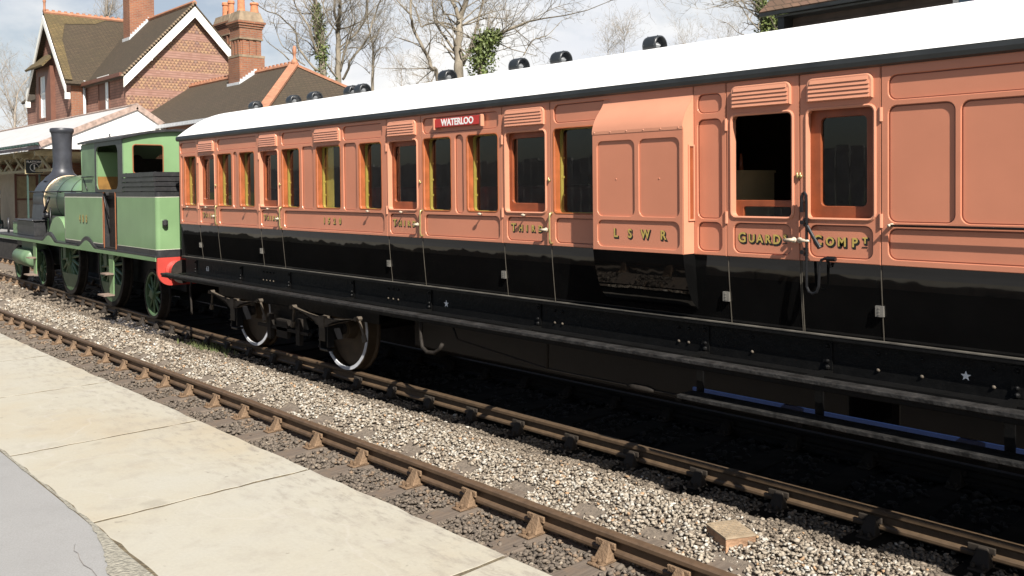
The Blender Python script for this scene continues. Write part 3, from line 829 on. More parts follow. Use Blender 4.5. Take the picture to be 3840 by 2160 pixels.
def droplight(x0, x1, parent, z0=ZWB, z1=ZWT, low=False, wide=False):
    """wooden window frame sunk in a door opening"""
    mb = MB(); w = .085 if wide else .048
    if not low:
        mb.plate([rr(x0-.02, x1+.02, z0-.02, z1+.02, .03), rr(x0+w, x1-w, z0+.095, z1-.065, .035)], S+.035, .03, .004)
        f = mb.build('window_frame', M['teak_dark'], parent)
        mb = MB(); mb.box(x0, x1, S+.060, S+.064, z0, z1); mb.build('pane', M['glass'], parent)
    else:
        mb.plate([rr(x0-.02, x1+.02, z0-.12, z0+.135, .02), rr(x0+.07, x1-.05, z0-.04, z0+.085, .02)], S+.045, .03, .004)
        f = mb.build('window_frame', M['teak_dark'], parent)
        mb = MB(); mb.box(x0+.06, x1-.04, S+.060, S+.064, z0-.06, z0+.1); mb.build('pane', M['glass'], parent)
    mb = MB(); ring_bead(mb, x0+.002, x1-.002, z0+.002, z1-.002, .045, S-.016, .013)
    mb.plate([rr(x0-.006, x1+.006, z0-.006, z1+.006, .05), rr(x0+.004, x1-.004, z0+.004, z1-.004, .043)], S-.010, .055, 0)
    mb.build('window_moulding', M['salmon_pale'], parent, smooth=False)
def fixed_window(x0, x1, blind=0.0):
    mb = MB(); mb.cur = 0
    mb.plate([rr(x0-.03, x1+.03, ZWB-.03, ZWT+.03, .03), rr(x0+.006, x1-.006, ZWB+.006, ZWT-.006, .04)], S+.008, .062, .003)
    ring_bead(mb, x0+.002, x1-.002, ZWB+.002, ZWT-.002, .045, S-.012, .009)
    w = mb.build('window', M['teak'], car)
    mb = MB(); mb.plate([rr(x0-.03, x1+.03, ZWB-.03, ZWT+.03, .02), rr(x0+.012, x1-.012, ZWB+.012, ZWT-.012, .035)], S+.078, .034, .003)
    for z in (2.25, 2.42, 2.60): mb.box(x0+.010, x0+.018, S+.085, S+.12, z, z+.02)
    mb.build('window_lining', M['yellow'], w)
    mb = MB(); mb.box(x0-.01, x1+.01, S+.070, S+.074, ZWB-.01, ZWT+.01); mb.build('pane', M['glass'], w)
    if blind:
        mb = MB(); mb.box(x0+.0, x0+(x1-x0)*blind, S+.135, S+.145, ZWB, ZWT); mb.build('blind', M['yellow'], w)
    return w
def knob(x, z, parent, name='knob'):
    mb = MB(); mb.lathe([(.006, 0), (.007, .028), (.016, .036), (.021, .043), (.016, .05), (.0, .052)], (x, S-.012, z), 'Y', 9)
    for i, v in enumerate(mb.v): mb.v[i] = (v[0], 2*(S-.012)-v[1], v[2])
    mb.v = [(x+(a-x)*1.4, b, z+(c-z)*.7) for a, b, c in mb.v]
    return mb.build(name, M['cream'], parent, smooth=True)
def shaded_text(mb, chars, y, sh=.008, slant=0):
    sh *= 1.25
    """gold letters with a black drop shade; chars = [(text, x, z, size, sx)]"""
    for q, x, z, sz, sx in chars:
        mb.cur = 1; mb.text(q, x+sh, z-sh, y-.0005, sz, .0006, 'CENTER', .007, sx); mb.text(q, x+sh*.5, z-sh*.5, y-.0008, sz, .0006, 'CENTER', .007, sx)
        mb.cur = 0; mb.text(q, x, z, y-.0015, sz, .0008, 'CENTER', .0022, sx)
def third(x0, x1, parent):
    mb = MB(); L = x1-x0; n = 5
    ch = []
    for i, c in enumerate('THIRD'):
        x = x0+L*[.06, .30, .50, .70, .93][i]
        ch.append((c, x, 1.936 if i else 1.940, .112 if i == 0 else .086, .95 if i == 0 else .9))
    shaded_text(mb, ch, S, .007)
    return mb.build('lettering', [M['gold'], M['shade']], parent, fix=False)
def make_door(x0, x1, wx0, wx1, hinge_side, txt=None, low=False, grab=False, pz1=None, vent=True, knobx=None):
    mb = MB()
    panel_seg(mb, x0, x1, [(wx0, wx1, ZWB, ZWT)], [(wx0+.02, wx1-.02, 1.815, 2.046)])
    mb.cur = 1; tum_strip(mb, x0+.003, x1-.003)
    mb.cur = 3
    for xe in (x0+.003, x1-.009):
        for (za, oa), (zb, ob) in zip(TUM[:-1], TUM[1:]):
            mb.add([(xe, S+oa-.004, za), (xe+.006, S+oa-.004, za), (xe+.006, S+ob-.004, zb), (xe, S+ob-.004, zb), (xe, S+oa+.002, za), (xe+.006, S+oa+.002, za), (xe+.006, S+ob+.002, zb), (xe, S+ob+.002, zb)], [(0, 3, 2, 1), (0, 1, 5, 4), (1, 2, 6, 5), (2, 3, 7, 6), (3, 0, 4, 7)])
    d = mb.build('door', [M['salmon'], M['black_gloss'], M['lining_dark'], M['door_edge']], car)
    droplight(wx0, wx1, d, low=low, wide=hinge_side > 0)
    hood(wx0+.012, wx1-.012, 2.932, 3.10, d)
    hx = x0 if hinge_side < 0 else x1
    for z in (2.075, 2.80):
        mb = MB(); mb.tube([(hx, S-.018, z-.035), (hx, S-.018, z+.06)], .014, 8); mb.box(hx-.016, hx+.016, S-.016, S-.010, z-.03, z+.055)
        mb.build('hinge', M['salmon_pale'], d, smooth=False)
    mb = MB(); o = np.interp(1.46, [t[0] for t in TUM][::-1], [t[1] for t in TUM][::-1])
    mb.box(hx-.05, hx+.006, S+o-.022, S+o+.004, 1.425, 1.50)
    for dz in (.015, .037, .06): mb.tube([(hx-.025, S+o-.022, 1.425+dz), (hx-.025, S+o-.027, 1.425+dz)], .006, 6)
    mb.build('hinge', M['hinge_grey'], d)
    # handle pointing along the side
    fx = x1-.012 if hinge_side < 0 else x0+.012
    sg = -1 if hinge_side < 0 else 1
    mb = MB(); mb.lathe([(.022, 0), (.022, .006), (.010, .012), (.010, .05)], (fx+sg*.012, S-.062, 1.935), 'Y', 10)
    mb.tube([(fx+sg*.010, S-.062, 1.935), (fx+sg*.04, S-.064, 1.934), (fx+sg*.095, S-.062, 1.932)], [.011, .0135, .010], 8)
    mb.build('handle', M['cream'], d, smooth=True)
    mb = MB(); mb.tube([(fx, S-.03, 2.40), (fx, S-.012, 2.40)], .012, 8); mb.tube([(fx, S-.03, 2.385), (fx, S-.03, 2.43)], .006, 6); mb.build('catch', M['brass'], d, smooth=True)
    if grab:
        gx = x1+.015
        mb = MB(); mb.tube([(gx, S-.010, 2.095), (gx, S-.045, 2.085), (gx, S-.05, 2.05), (gx, S-.05, 1.85), (gx, S-.045, 1.815), (gx, S-.010, 1.805)], [.013, .013, .009, .009, .013, .013], 8)
        mb.build('grab_handle', M['brass'], d, smooth=True)
    if knobx is not None: knob(knobx, 2.068, d)
    if txt == 'THIRD': third(wx0+.07, wx1-.07, d)
    return d
DOORS = [(-13.84, -13.18, -13.79, -13.226, True), (-11.79, -11.165, -11.762, -11.225, True), (-8.645, -7.985, -8.613, -8.05, True), (-6.645, -5.97, -6.601, -6.026, True)]
doors = []
for a, b, c, d_, g in DOORS:
    doors.append(make_door(a, b, c, d_, -1, 'THIRD', grab=True, knobx=(c+d_)/2))
dg5 = make_door(-4.03, -3.402, -3.986, -3.453, -1, low=True)
dg6 = make_door(-3.402, -2.795, -3.347, -2.834, 1)
mb = MB()
shaded_text(mb, [('G', -3.90, 1.932, .108, .9), ('U', -3.815, 1.928, .088, .9), ('A', -3.745, 1.928, .088, .9), ('R', -3.675, 1.927, .088, .9), ('D', -3.60, 1.926, .098, .9), ('S', -3.532, 1.946, .058, .9)], S, .008)
mb.cur = 1; mb.box(-3.548, -3.512, S-.0025, S-.0005, 1.900, 1.907)
mb.build('lettering', [M['gold'], M['shade']], dg5, fix=False)
mb = MB()
shaded_text(mb, [('C', -3.27, 1.932, .105, .9), ('O', -3.175, 1.928, .085, .95), ('M', -3.085, 1.927, .090, .95), ('P', -2.99, 1.926, .090, .95), ('T', -2.915, 1.945, .058, .95)], S, .008)
mb.cur = 1; mb.box(-2.935, -2.895, S-.0025, S-.0005, 1.896, 1.903)
mb.build('lettering', [M['gold'], M['shade']], dg6, fix=False)

# fixed body side between the doors
PT0, PT1, PL0, PL1 = 2.932, 3.102, 1.815, 2.046
segs = [
 (XL, -13.84, [(-14.379, -13.905)], [(-14.53, -13.905, PT0, PT1), (-14.50, -14.43, ZWB-.01, ZWT+.01), (-14.50, -13.895, PL0, PL1)]),
 (-13.18, -11.79, [(-13.146, -12.653), (-12.411, -11.927)], [(-13.14, -11.86, PT0, PT1), (-12.61, -12.475, ZWB-.02, ZWT+.01), (-13.09, -11.85, PL0, PL1)]),
 (-11.165, -8.645, [(-11.139, -10.652), (-10.229, -9.641), (-9.231, -8.747)], [(-11.13, -10.31, PT0, PT1), (-9.58, -8.73, PT0, PT1), (-10.592, -10.30, ZWB-.015, ZWT+.01), (-9.575, -9.281, ZWB-.015, ZWT+.01), (-11.08, -8.71, PL0, PL1)]),
 (-7.985, -6.645, [(-7.952, -7.455), (-7.199, -6.707)], [(-7.95, -6.70, PT0, PT1), (-7.39, -7.253, ZWB-.02, ZWT+.01), (-7.92, -6.69, PL0, PL1)]),
 (-5.97, -4.337, [(-5.931, -5.18)], [(-5.92, -5.20, PT0, PT1), (-5.91, -5.0, PL0, PL1)]),
 (-4.337, -4.03, [], [(-4.30, -4.072, 2.915, 3.065), (-4.30, -4.072, 2.075, 2.865), (-4.30, -4.072, PL0, PL1)]),
 (-2.795, XR, [], [(-2.744, 1.0, 2.905, 3.072), (-2.744, 1.0, 1.825, 2.035)]+[(-2.744+.472*i, -2.310+.472*i, 2.078, 2.866) for i in range(8)]),
]
mb = MB()
for x0, x1, wins, pans in segs:
    panel_seg(mb, x0, x1, [(a, b, ZWB, ZWT) for a, b in wins], pans, g=.0015, li=1)
mb.box(XL, XR, S-.016, S+.02, ZG-.03, ZG-.0005)   # cornice strip
mb.build('body_side', [M['salmon'], M['lining_dark']], car)
mb = MB()
for x0, x1, wins, pans in segs: tum_strip(mb, x0+.001, x1-.001)
mb.build('lower_panel', M['black_gloss'], car)
for x0, x1, wins, pans in segs:
    for a, b in wins: fixed_window(a, b, .30 if abs(a+10.229) < .01 else 0)
hood(-10.24, -9.63, 2.932, 3.10, car)
for x in (-14.2, -12.2, -9.007, -6.96): knob(x, 2.068, car)
mb = MB(); shaded_text(mb, [('1', -10.07, 1.93, .105, .9), ('5', -9.955, 1.93, .105, .9), ('2', -9.825, 1.93, .105, .9), ('0', -9.695, 1.93, .105, .9)], S, .007)
mb.build('lettering', [M['gold'], M['shade']], car, fix=False)
# long horizontal grab rail on the luggage end
mb = MB(); mb.tube([(-2.72, S-.052, 2.058), (1.0, S-.052, 2.058)], .0085, 8); mb.build('grab_rail', M['black_iron'], car, smooth=True)
mb = MB()
for x in (-2.72, -1.4, .2):
    mb.lathe([(.010, 0), (.010, .012), (.016, .05), (.016, .058)], (x, S-.068, 2.058), 'Y', 10)
mb.build('rail_bracket', M['cream'], car, smooth=True)
# black hand lever and grab iron between the guard's doors
mb = MB(); y = S-.062
mb.tube([(-3.353, y, 2.15), (-3.362, y, 2.24), (-3.352, y, 2.275), (-3.337, y, 2.283), (-3.324, y, 2.262), (-3.322, y, 2.2), (-3.323, y, 1.70), (-3.322, y, 1.60), (-3.305, y, 1.565), (-3.275, y, 1.553), (-3.245, y, 1.568), (-3.229, y, 1.61), (-3.222, y, 1.76), (-3.208, y, 1.80), (-3.18, y, 1.812), (-3.11, y, 1.812)], .0105, 8)
mb.tube([(-3.165, y, 1.812), (-3.10, y, 1.812)], .018, 8)
mb.tube([(-3.168, y, 1.812), (-3.168, S-.01, 1.75)], .011, 8)
mb.tube([(-3.318, y, 2.04), (-3.27, y-.006, 1.965), (-3.214, y-.012, 1.885)], [.014, .013, .017], 8)
for z in (2.065, 1.85): mb.tube([(-3.352, S-.08, z), (-3.352, S-.005, z)], .016, 8); mb.box(-3.372, -3.332, S-.020, S-.011, z-.03, z+.03)
mb.box(-3.372, -3.345, y-.008, S-.012, 2.14, 2.215)
mb.build('hand_lever', M['black_iron'], car, smooth=False)

# ducket: the guard's projecting lookout
YD = S-.165; DX0, DX1 = -5.303, -4.337
prof = [(S-.0005, 3.125), (S-.008, 3.095), (S-.021, 3.062), (S-.043, 3.028), (S-.073, 2.993), (S-.104, 2.957), (S-.132, 2.917), (S-.152, 2.875), (S-.163, 2.845), (YD-.004, 2.815)]
mb = MB()
vs = [(DX0, a, b) for a, b in prof]+[(DX1, a, b) for a, b in prof]; k = len(prof)
mb.smooth = True; mb.add(vs, [(i, i+k, i+k+1, i+1) for i in range(k-1)]); mb.smooth = False
mb.add([(DX0, YD-.004, 2.815), (DX1, YD-.004, 2.815), (DX1, YD-.004, 2.790), (DX0, YD-.004, 2.790), (DX0, YD, 2.790), (DX1, YD, 2.790)], [(0, 1, 2, 3), (3, 2, 5, 4)])
ys = [(DX0, a) for a in range(2)]
for xx in (DX0, DX1-.001):
    poly = [(S, 3.116)] + prof[1:] + [(YD+.003, 2.797), (YD+.003, 1.79), (S, 1.79)]
    mb.prism(poly, xx, xx+.001, 'YZ')
for i in range(6): mb.sphere((DX0+.03+i*.18, YD-.004, 2.805), .006, 6, 4)
dk = mb.build('lookout', M['salmon_pale'], car)
mb = MB()
mb.plate([rr(DX0, DX1, 1.788, 2.80, .001, 1), rr(-5.250, -4.833, 2.085, 2.727, .055), rr(-4.785, -4.372, 2.085, 2.727, .055), rr(-5.250, -4.372, 1.822, 2.048, .06)], YD-.001, .013, .004)
mb.plate([rr(DX0+.001, DX1-.002, 1.790, 2.80, .001, 1)], YD+.0125, .01, 0)
for x in (-5.04, -4.58): mb.sphere((x, YD+.012, 2.40), .006, 6, 4)
mb.build('lookout_front', M['salmon'], dk)
mb = MB()
fr = [(DX1, YD+.075, 2.055), (DX1+.010, YD+.15, 2.67)]
for a, b, c, d in ((YD+.068, YD+.146, 2.655, 2.668), (YD+.068, YD+.146, 2.056, 2.069), (YD+.068, YD+.080, 2.069, 2.655), (YD+.134, YD+.146, 2.069, 2.655)): mb.box(DX1, DX1+.012, a, b, c, d)
mb.build('lookout_frame', M['salmon_pale'], dk)
mb = MB(); mb.box(DX1+.0005, DX1+.003, YD+.080, YD+.134, 2.069, 2.655); mb.build('lookout_pane', M['teak_dark'], dk)
mb = MB(); shaded_text(mb, [('L', -5.052, 1.938, .105, .9), ('S', -4.895, 1.936, .105, .9), ('W', -4.73, 1.936, .105, .85), ('R', -4.545, 1.934, .105, .9)], YD+.0125, .0085)
mb.build('lettering', [M['gold'], M['shade']], dk, fix=False)
# black tapering foot of the lookout
lp = [(YD, 1.789), (YD+.012, 1.70), (YD+.035, 1.60), (YD+.07, 1.50), (YD+.115, 1.41), (YD+.165+.05, 1.315)]
mb = MB(); vs = [(DX0, a, b) for a, b in lp]+[(DX1, a, b) for a, b in lp]; k = len(lp)
mb.add(vs, [(i, i+k, i+k+1, i+1) for i in range(k-1)])
for xx in (DX0, DX1-.002): mb.prism([(S+.07, 1.30)]+[(S+.0, 1.789)]+lp, xx, xx+.002, 'YZ')
mb.build('lookout_foot', M['black_gloss'], car, fix=False)

# roof and gutter
ROOF = []
for i in range(25):
    t = i/24; y = 5.975 + (2*YC-2*5.975)*t
    ROOF.append((y, 3.665 - (y-YC)**2/(2*1.29)))
mb = MB(); n = len(ROOF); xa = [XL-.035, XL-.01, XL+.06, -10, -5, 0, XR]
vs = []
for i, x in enumerate(xa):
    sc = (.985, .997, 1, 1, 1, 1, 1)[i]
    for y, z in ROOF: vs.append((x, YC+(y-YC)*sc, 3.20+(z-3.20)*sc))
mb.add(vs, [(i*n+j, (i+1)*n+j, (i+1)*n+j+1, i*n+j+1) for i in range(len(xa)-1) for j in range(n-1)])
mb.add([(XL-.035, YC+(y-YC)*.985, 3.20+(z-3.20)*.985) for y, z in ROOF], [tuple(range(n))])
mb.build('roof', M['roof_white'], car, smooth=True)
mb = MB()
gp = [(5.985, 3.137), (5.968, 3.150), (5.962, 3.180), (5.970, 3.208), (5.985, 3.218), (6.05, 3.218), (6.05, 3.137)]
mb.prism(gp, XL-.04, XR, 'YZ'); mb.build('gutter', M['gutter'], car, smooth=False)
mb = MB(); mb.prism([(2*YC-a, b) for a, b in gp], XL-.04, XR, 'YZ'); mb.build('gutter', M['gutter'], car, smooth=False)
def roof_vent(x, y=YC):
    z = 3.665+.045
    mb = MB(); mb.lathe([(.082, -.08), (.096, -.08), (.10, -.055), (.10, .055), (.096, .08), (.082, .08)], (x, y, z), 'X', 22, closed=False)
    mb.lathe([(.082, -.08), (.082, .08)], (x, y, z), 'X', 22, closed=False)
    mb.tube([(x, y, 3.62), (x, y, z-.1)], .07, 12)
    for a in range(10):
        t = 2*math.pi*a/10
        for s in (-.06, .06): mb.sphere((x+s, y+.099*math.cos(t), z+.099*math.sin(t)), .007, 5, 3)
    v = mb.build('roof_ventilator', M['vent_grey'], car, smooth=False)
    for p in v.data.polygons: p.use_smooth = len(p.vertices) == 4
    mb = MB(); mb.lathe([(.0, .075), (.062, .0), (.062, -.0)], (x, y, z), 'X', 18, closed=False); mb.lathe([(.0, -.075), (.062, 0)], (x, y, z), 'X', 18, closed=False)
    mb.build('ventilator_cone', M['vent_light'], v, smooth=False)
for x in (-5.55, -6.83, -7.50, -8.81, -10.72, -10.99, -12.02, -12.66, -13.93): roof_vent(x)
# far side, ends, inside
mb = MB(); mb.box(XL, XR, 2*YC-S-.03, 2*YC-S, 1.23, ZG); mb.box(XR-.04, XR, S+.03, 2*YC-S-.03, 1.23, 3.3)
mb.build('far_side', M['salmon'], car)
mb = MB(); mb.prism([(S+.002, 1.23), (S+.002, 3.2)]+[(y, z-.02) for y, z in ROOF[1:-1]]+[(2*YC-S-.002, 3.2), (2*YC-S-.002, 1.23)], XL, XL+.04, 'YZ')
mb.build('carriage_end', M['black_satin'], car)
mb = MB()
mb.box(XL+.06, XR-.06, S+.2, 2*YC-S-.04, 1.22, 1.25)
mb.box(XL+.06, XR-.06, 2*YC-S-.10, 2*YC-S-.04, 1.25, 3.15)
mb.box(XL+.06, XR-.06, S+.10, 2*YC-S-.10, 3.12, 3.15)
for x in (-12.50, -10.42, -9.43, -7.32, -5.2, -2.3): mb.box(x-.02, x+.02, S+.14, 2*YC-S-.1, 1.25, 3.12)
mb.box(XL+.06, XL+.09, S+.14, 2*YC-S-.1, 1.25, 3.12)
mb.build('interior', M['interior'], car)
mb = MB()
for x, d in ((-14.4, .5), (-12.46, -.5), (-12.40, .5), (-10.5, -.5), (-9.35, .5), (-7.38, -.5), (-7.26, .5), (-5.3, -.5)):
    mb.box(x-.0, x+d, S+.2, 2*YC-S-.15, 1.25, 1.68); mb.box(x, x+.12*(1 if d > 0 else -1), S+.2, 2*YC-S-.15, 1.68, 2.35)
mb.build('seat', M['seat_red'], car, bevel=.03)
mb = MB(); mb.box(-4.75, -4.10, S+.32, S+.80, 1.25, 2.44); mb.box(-4.76, -4.09, S+.31, S+.81, 2.44, 2.46); mb.build('cupboard', M['cupboard'], car)
mb = MB(); mb.tube([(-4.2, S+.45, 2.46), (-4.2, S+.45, 2.52), (-4.2, S+.45, 2.60)], [.022, .018, .01], 8); mb.build('lamp_bottle', M['teak_dark'], car, smooth=True)

# underframe
mb = MB()
mb.box(XL+.02, XR, S+.025, S+.10, 1.225, 1.252)      # ledge over the solebar
mb.box(XL+.02, XR, S-.010, S+.024, 1.222, 1.2505); mb.cur = 1; mb.box(XL+.02, XR, S-.014, S+.026, 1.2507, 1.258)
mb.build('ledge', [M['black_satin'], M['ledge_worn']], car)
mb = MB(); mb.box(XL+.02, XR, S+.06, S+.14, .93, 1.224); mb.box(XL+.02, XR, 5.945, S+.058, .955, .975); mb.build('solebar', M['black_satin'], car)  # thin strip beside the solebar added to narrow the sunlit gap
mb = MB(); mb.box(XL+.02, XR, 2*YC-S-.14, 2*YC-S-.06, .93, 1.224); mb.build('solebar', M['black_satin'], car)
mb = MB(); mb.box(XL, XR, S+.16, 2*YC-S-.16, 1.08, 1.215)
mb.build('underframe', M['grimy'], car)
mb = MB(); mb.box(-8.9, -3.3, 6.55, 7.3, .40, 1.05); mb.box(-2.9, .9, 6.5, 7.5, .42, 1.05); mb.build('underframe_box', M['black_iron'], car, bevel=.02)
fb0, fb1 = -14.28, XR
mb = MB(); mb.box(fb0, fb1, 5.545, 5.665, .995, 1.025)
st = mb.build('footboard', M['step_wood'], car, bevel=.005)
mb = MB(); mb.box(fb0, fb1, 5.56, 5.585, .962, .9945); mb.box(fb0, fb1, 5.667, 5.835, .93, .96); mb.build('footboard_edge', M['black_satin'], st)  # front lip is the edge; rear strip added to shadow the rail
bx_ = [-14.15, -12.55, -11.10, -9.52, -7.95, -6.22, -4.28, -3.22, -1.96, -.4]
for i, x in enumerate(bx_):
    mb = MB(); w = .035
    mb.box(x-w, x+w, S+.048, S+.0595, 1.0, 1.20)
    mb.box(x-w, x+w, 5.60, S+.058, .961, .9945)
    for z in (1.06, 1.17): mb.sphere((x, S+.045, z), .016, 8, 5)
    mb.sphere((x, S+.043, 1.015), .020, 8, 5)
    mb.build('footboard_bracket', M['black_satin'], car)
for x0, k in ((-11.85, 4), (-8.75, 3), (-6.0, 2), (-4.55, 2), (-3.85, 1), (-2.85, 1), (-2.55, 1), (-2.1, 1)):
    for i in range(k):
        for z in (1.045, 1.16):
            mb = MB(); mb.sphere((x0+.10*i, S+.058, z), .014, 7, 4); mb.build('rivet', M['spring_dust'] if z < 1.1 else M['black_satin'], car, smooth=True)
# lower step under the guard's doors with its hangers, long thin blue bar
mb = MB(); mb.box(-4.22, XR, 5.60, 5.80, .70, .73); mb.build('lower_step', M['step_wood'], car, bevel=.004)
for x in (-4.22, -3.20, -1.95, -.4):
    mb = MB(); mb.box(x-.03, x+.03, 5.90, 5.92, .67, .9545); mb.box(x-.03, x+.03, 5.62, 5.92, .67, .6995); mb.build('step_hanger', M['black_satin'], car)
mb = MB(); mb.box(-4.36, XR, 6.0, 6.02, .655, .70); mb.build('pipe', M['blue_pipe'], car)
# truss rod, queen post, turnbuckle, hose
mb = MB(); y = 6.10
mb.tube([(-7.6, y, .86), (-7.5, y, .70), (-6.13, y, .578), (-.5, y, .578), (.8, y, .9)], .013, 8)
mb.tube([(-6.13, y, 1.0), (-6.13, y, .575)], .014, 8); mb.tube([(-.6, y, 1.0), (-.6, y, .575)], .014, 8)
mb.tube([(-5.12, y, .578), (-5.05, y, .578), (-4.90, y, .578), (-4.83, y, .578)], [.018, .034, .034, .018], 8)
mb.build('truss_rod', M['grimy'], car, smooth=True)
mb = MB(); mb.tube([(-8.08, 6.05, .93), (-8.08, 6.04, .66), (-8.04, 6.03, .56), (-7.95, 6.03, .515), (-7.82, 6.03, .525), (-7.72, 6.03, .58), (-7.68, 6.03, .64)], .022, 8)
mb.build('brake_hose', M['grimy'], car, smooth=True)
mb = MB(); mb.tube([(-14.35, 6.1, .93), (-14.45, 6.1, .72), (-14.42, 6.1, .45), (-14.36, 6.08, .30)], .018, 7); mb.build('hose', M['grimy'], car, smooth=True)
# white stars and number on the solebar
def star(x, z, r, y):
    mb = MB(); pts = [(x+(r if i % 2 == 0 else r*.42)*math.sin(math.pi*i/5), z+(r if i % 2 == 0 else r*.42)*math.cos(math.pi*i/5)) for i in range(10)]
    mb.plate([pts], y, .001, 0); return mb.build('star_mark', M['white'], car, fix=False)
star(-7.66, 1.075, .042, S+.0585); star(-2.27, 1.09, .034, S+.0585)
mb = MB(); mb.text('63', -13.72, 1.085, S+.058, .105, .0008, 'CENTER', .002); mb.build('number', M['white'], car, fix=False)

# bogie: frame, wheels, springs
bog = MB()
bog.box(-13.4, -9.0, 6.11, 6.14, .70, .86); bog.box(-11.7, -10.7, 6.1, 8.0, .45, .72)
bg = bog.build('bogie', M['black_satin'], car)
for wx in (-12.45, -9.94):
    for yy, sg in ((6.29, -1), (7.795, 1)):
        mb = MB(); r = .535; yo = yy+sg*.065
        mb.lathe([(r*.99, -.065), (r, -.06), (r, .06), (r+.028, .075), (r+.028, .10), (r*.9, .10), (r*.9, .03), (.14, .03), (.12, -.08), (.0, -.08)] if sg < 0 else [(r, .065), (r, -.06), (r+.028, -.075), (r+.028, -.1), (0, -.1)], (wx, yy, r), 'Y', 40, closed=False)
        w = mb.build('wheel', M['wheel_brown'], bg)
        if sg < 0:
            mb = MB(); mb.lathe([(r*.985, -.066), (r*.985, -.074), (r*.905, -.074), (r*.905, -.060)], (wx, yy, r), 'Y', 44, closed=False)
            # keep the tyre's painted edge as part of the same wheel
            mb.build('white_rim', M['white_rim'], bg, smooth=False)
    mb = MB(); mb.tube([(wx, 6.1, .535), (wx, 8.0, .535)], .07, 12); mb.build('axle', M['grimy'], bg, smooth=True)
    mb = MB(); mb.box(wx-.075, wx+.075, 5.88, 6.14, .42, .62); mb.box(wx-.10, wx-.078, 5.9, 6.0, .30, .70); mb.box(wx+.078, wx+.10, 5.9, 6.0, .34, .70); mb.box(wx-.10, wx+.10, 5.9, 6.0, .29, .32)
    for z in (.34, .42, .50): mb.sphere((wx-.089, 5.895, z), .014, 6, 4)
    mb.build('axlebox', M['black_iron'], bg, bevel=.012)
    mb = MB()
    for k in range(6):
        L = .78-.10*k; z0 = .70-.018*k
        pts = [(wx+L*t, 5.915, z0+.075*t*t) for t in np.linspace(-1, 1, 9)]
        for i in range(8): mb.beam(pts[i], pts[i+1], .07, .017)
    mb.box(wx-.06, wx+.06, 5.87, 5.96, .59, .735)
    for s in (-1, 1):
        mb.tube([(wx+s*.78, 5.87, .775), (wx+s*.78, 5.96, .775)], .028, 8)
        mb.tube([(wx+s*.78, 5.93, .76), (wx+s*.86, 5.95, .55)], .016, 6); mb.tube([(wx+s*.84, 5.95, .58), (wx+s*.87, 5.95, .50)], .032, 8)
    mb.build('leaf_spring', M['spring_dust'], bg)
mb = MB(); mb.box(-11.9, -10.5, 6.0, 6.05, .40, .44); mb.box(-11.6, -11.5, 5.99, 6.05, .25, .6); mb.box(-10.8, -10.7, 5.99, 6.05, .25, .6); mb.box(-11.35, -11.05, 6.0, 6.06, .3, .55)
mb.build('brake_gear', M['grimy'], bg)

# destination board hung on the upper panel
bd = wthing('destination_board', (-7.33, S, 2.97), 'red destination board with white lettering WATERLOO hung on the carriage side', 'sign')
mb = MB(); mb.box(-7.70, -6.93, S-.045, S-.028, 2.985, 3.078); mb.build('board', M['sign_red'], bd, bevel=.004)
mb = MB(); mb.text('WATERLOO', -7.315, 3.031, S-.046, .098, .0008, 'CENTER', .0032, .98); mb.build('lettering', M['white'], bd, fix=False)
for x in (-7.705, -6.925):
    mb = MB(); mb.box(x-.012, x+.012, S-.055, S-.013, 2.962, 3.085); mb.build('bracket', M['salmon_pale'], bd, bevel=.004)
# ================================================================== LOCOMOTIVE (own frame: +x to its rear, y away from the camera)
loco = empty('steam_locomotive', (-16.37, 5.93, 0), R(-1.66), 'light green tank locomotive with a tall black chimney, numbered 488, coupled to the carriage', 'locomotive')
LW = 2.14; LC = LW/2
mb = MB(); mb.box(-11.7, 1.05, -.03, LW+.03, 1.19, 1.222); mb.build('running_plate', M['loco_black'], loco)
mb = MB(); mb.box(-11.7, 1.05, -.034, -.014, 1.125, 1.1895)
def arch_pts(cx, w, z0, z1, n=14):
    return [(cx-w/2+w*i/n, z0+(z1-z0)*0.5*(1-math.cos(2*math.pi*i/n))) for i in range(n+1)]
for cx in (-2.87, -5.75):
    p = arch_pts(cx, 1.15, 1.19, 1.335); mb.prism(p, -.034, -.022, 'XZ')
mb.build('valance', M['green'], loco)
mb = MB()
for cx in (-2.87, -5.75):
    a = arch_pts(cx, 1.55, 1.19, 1.42); b = arch_pts(cx, 1.15, 1.19, 1.335)
    for i in range(14):
        (x0, z0), (x1, z1), (x2, z2), (x3, z3) = a[i], a[i+1], b[i+1], b[i]
        vs = [(x0, -.030, z0), (x1, -.030, z1), (x2, -.030, z2), (x3, -.030, z3), (x0, .02, z0), (x1, .02, z1), (x2, .02, z2), (x3, .02, z3)]
        mb.add(vs, [(0, 1, 2, 3), (4, 7, 6, 5), (0, 4, 5, 1), (2, 6, 7, 3)])
mb.build('splasher_band', M['loco_black'], loco)
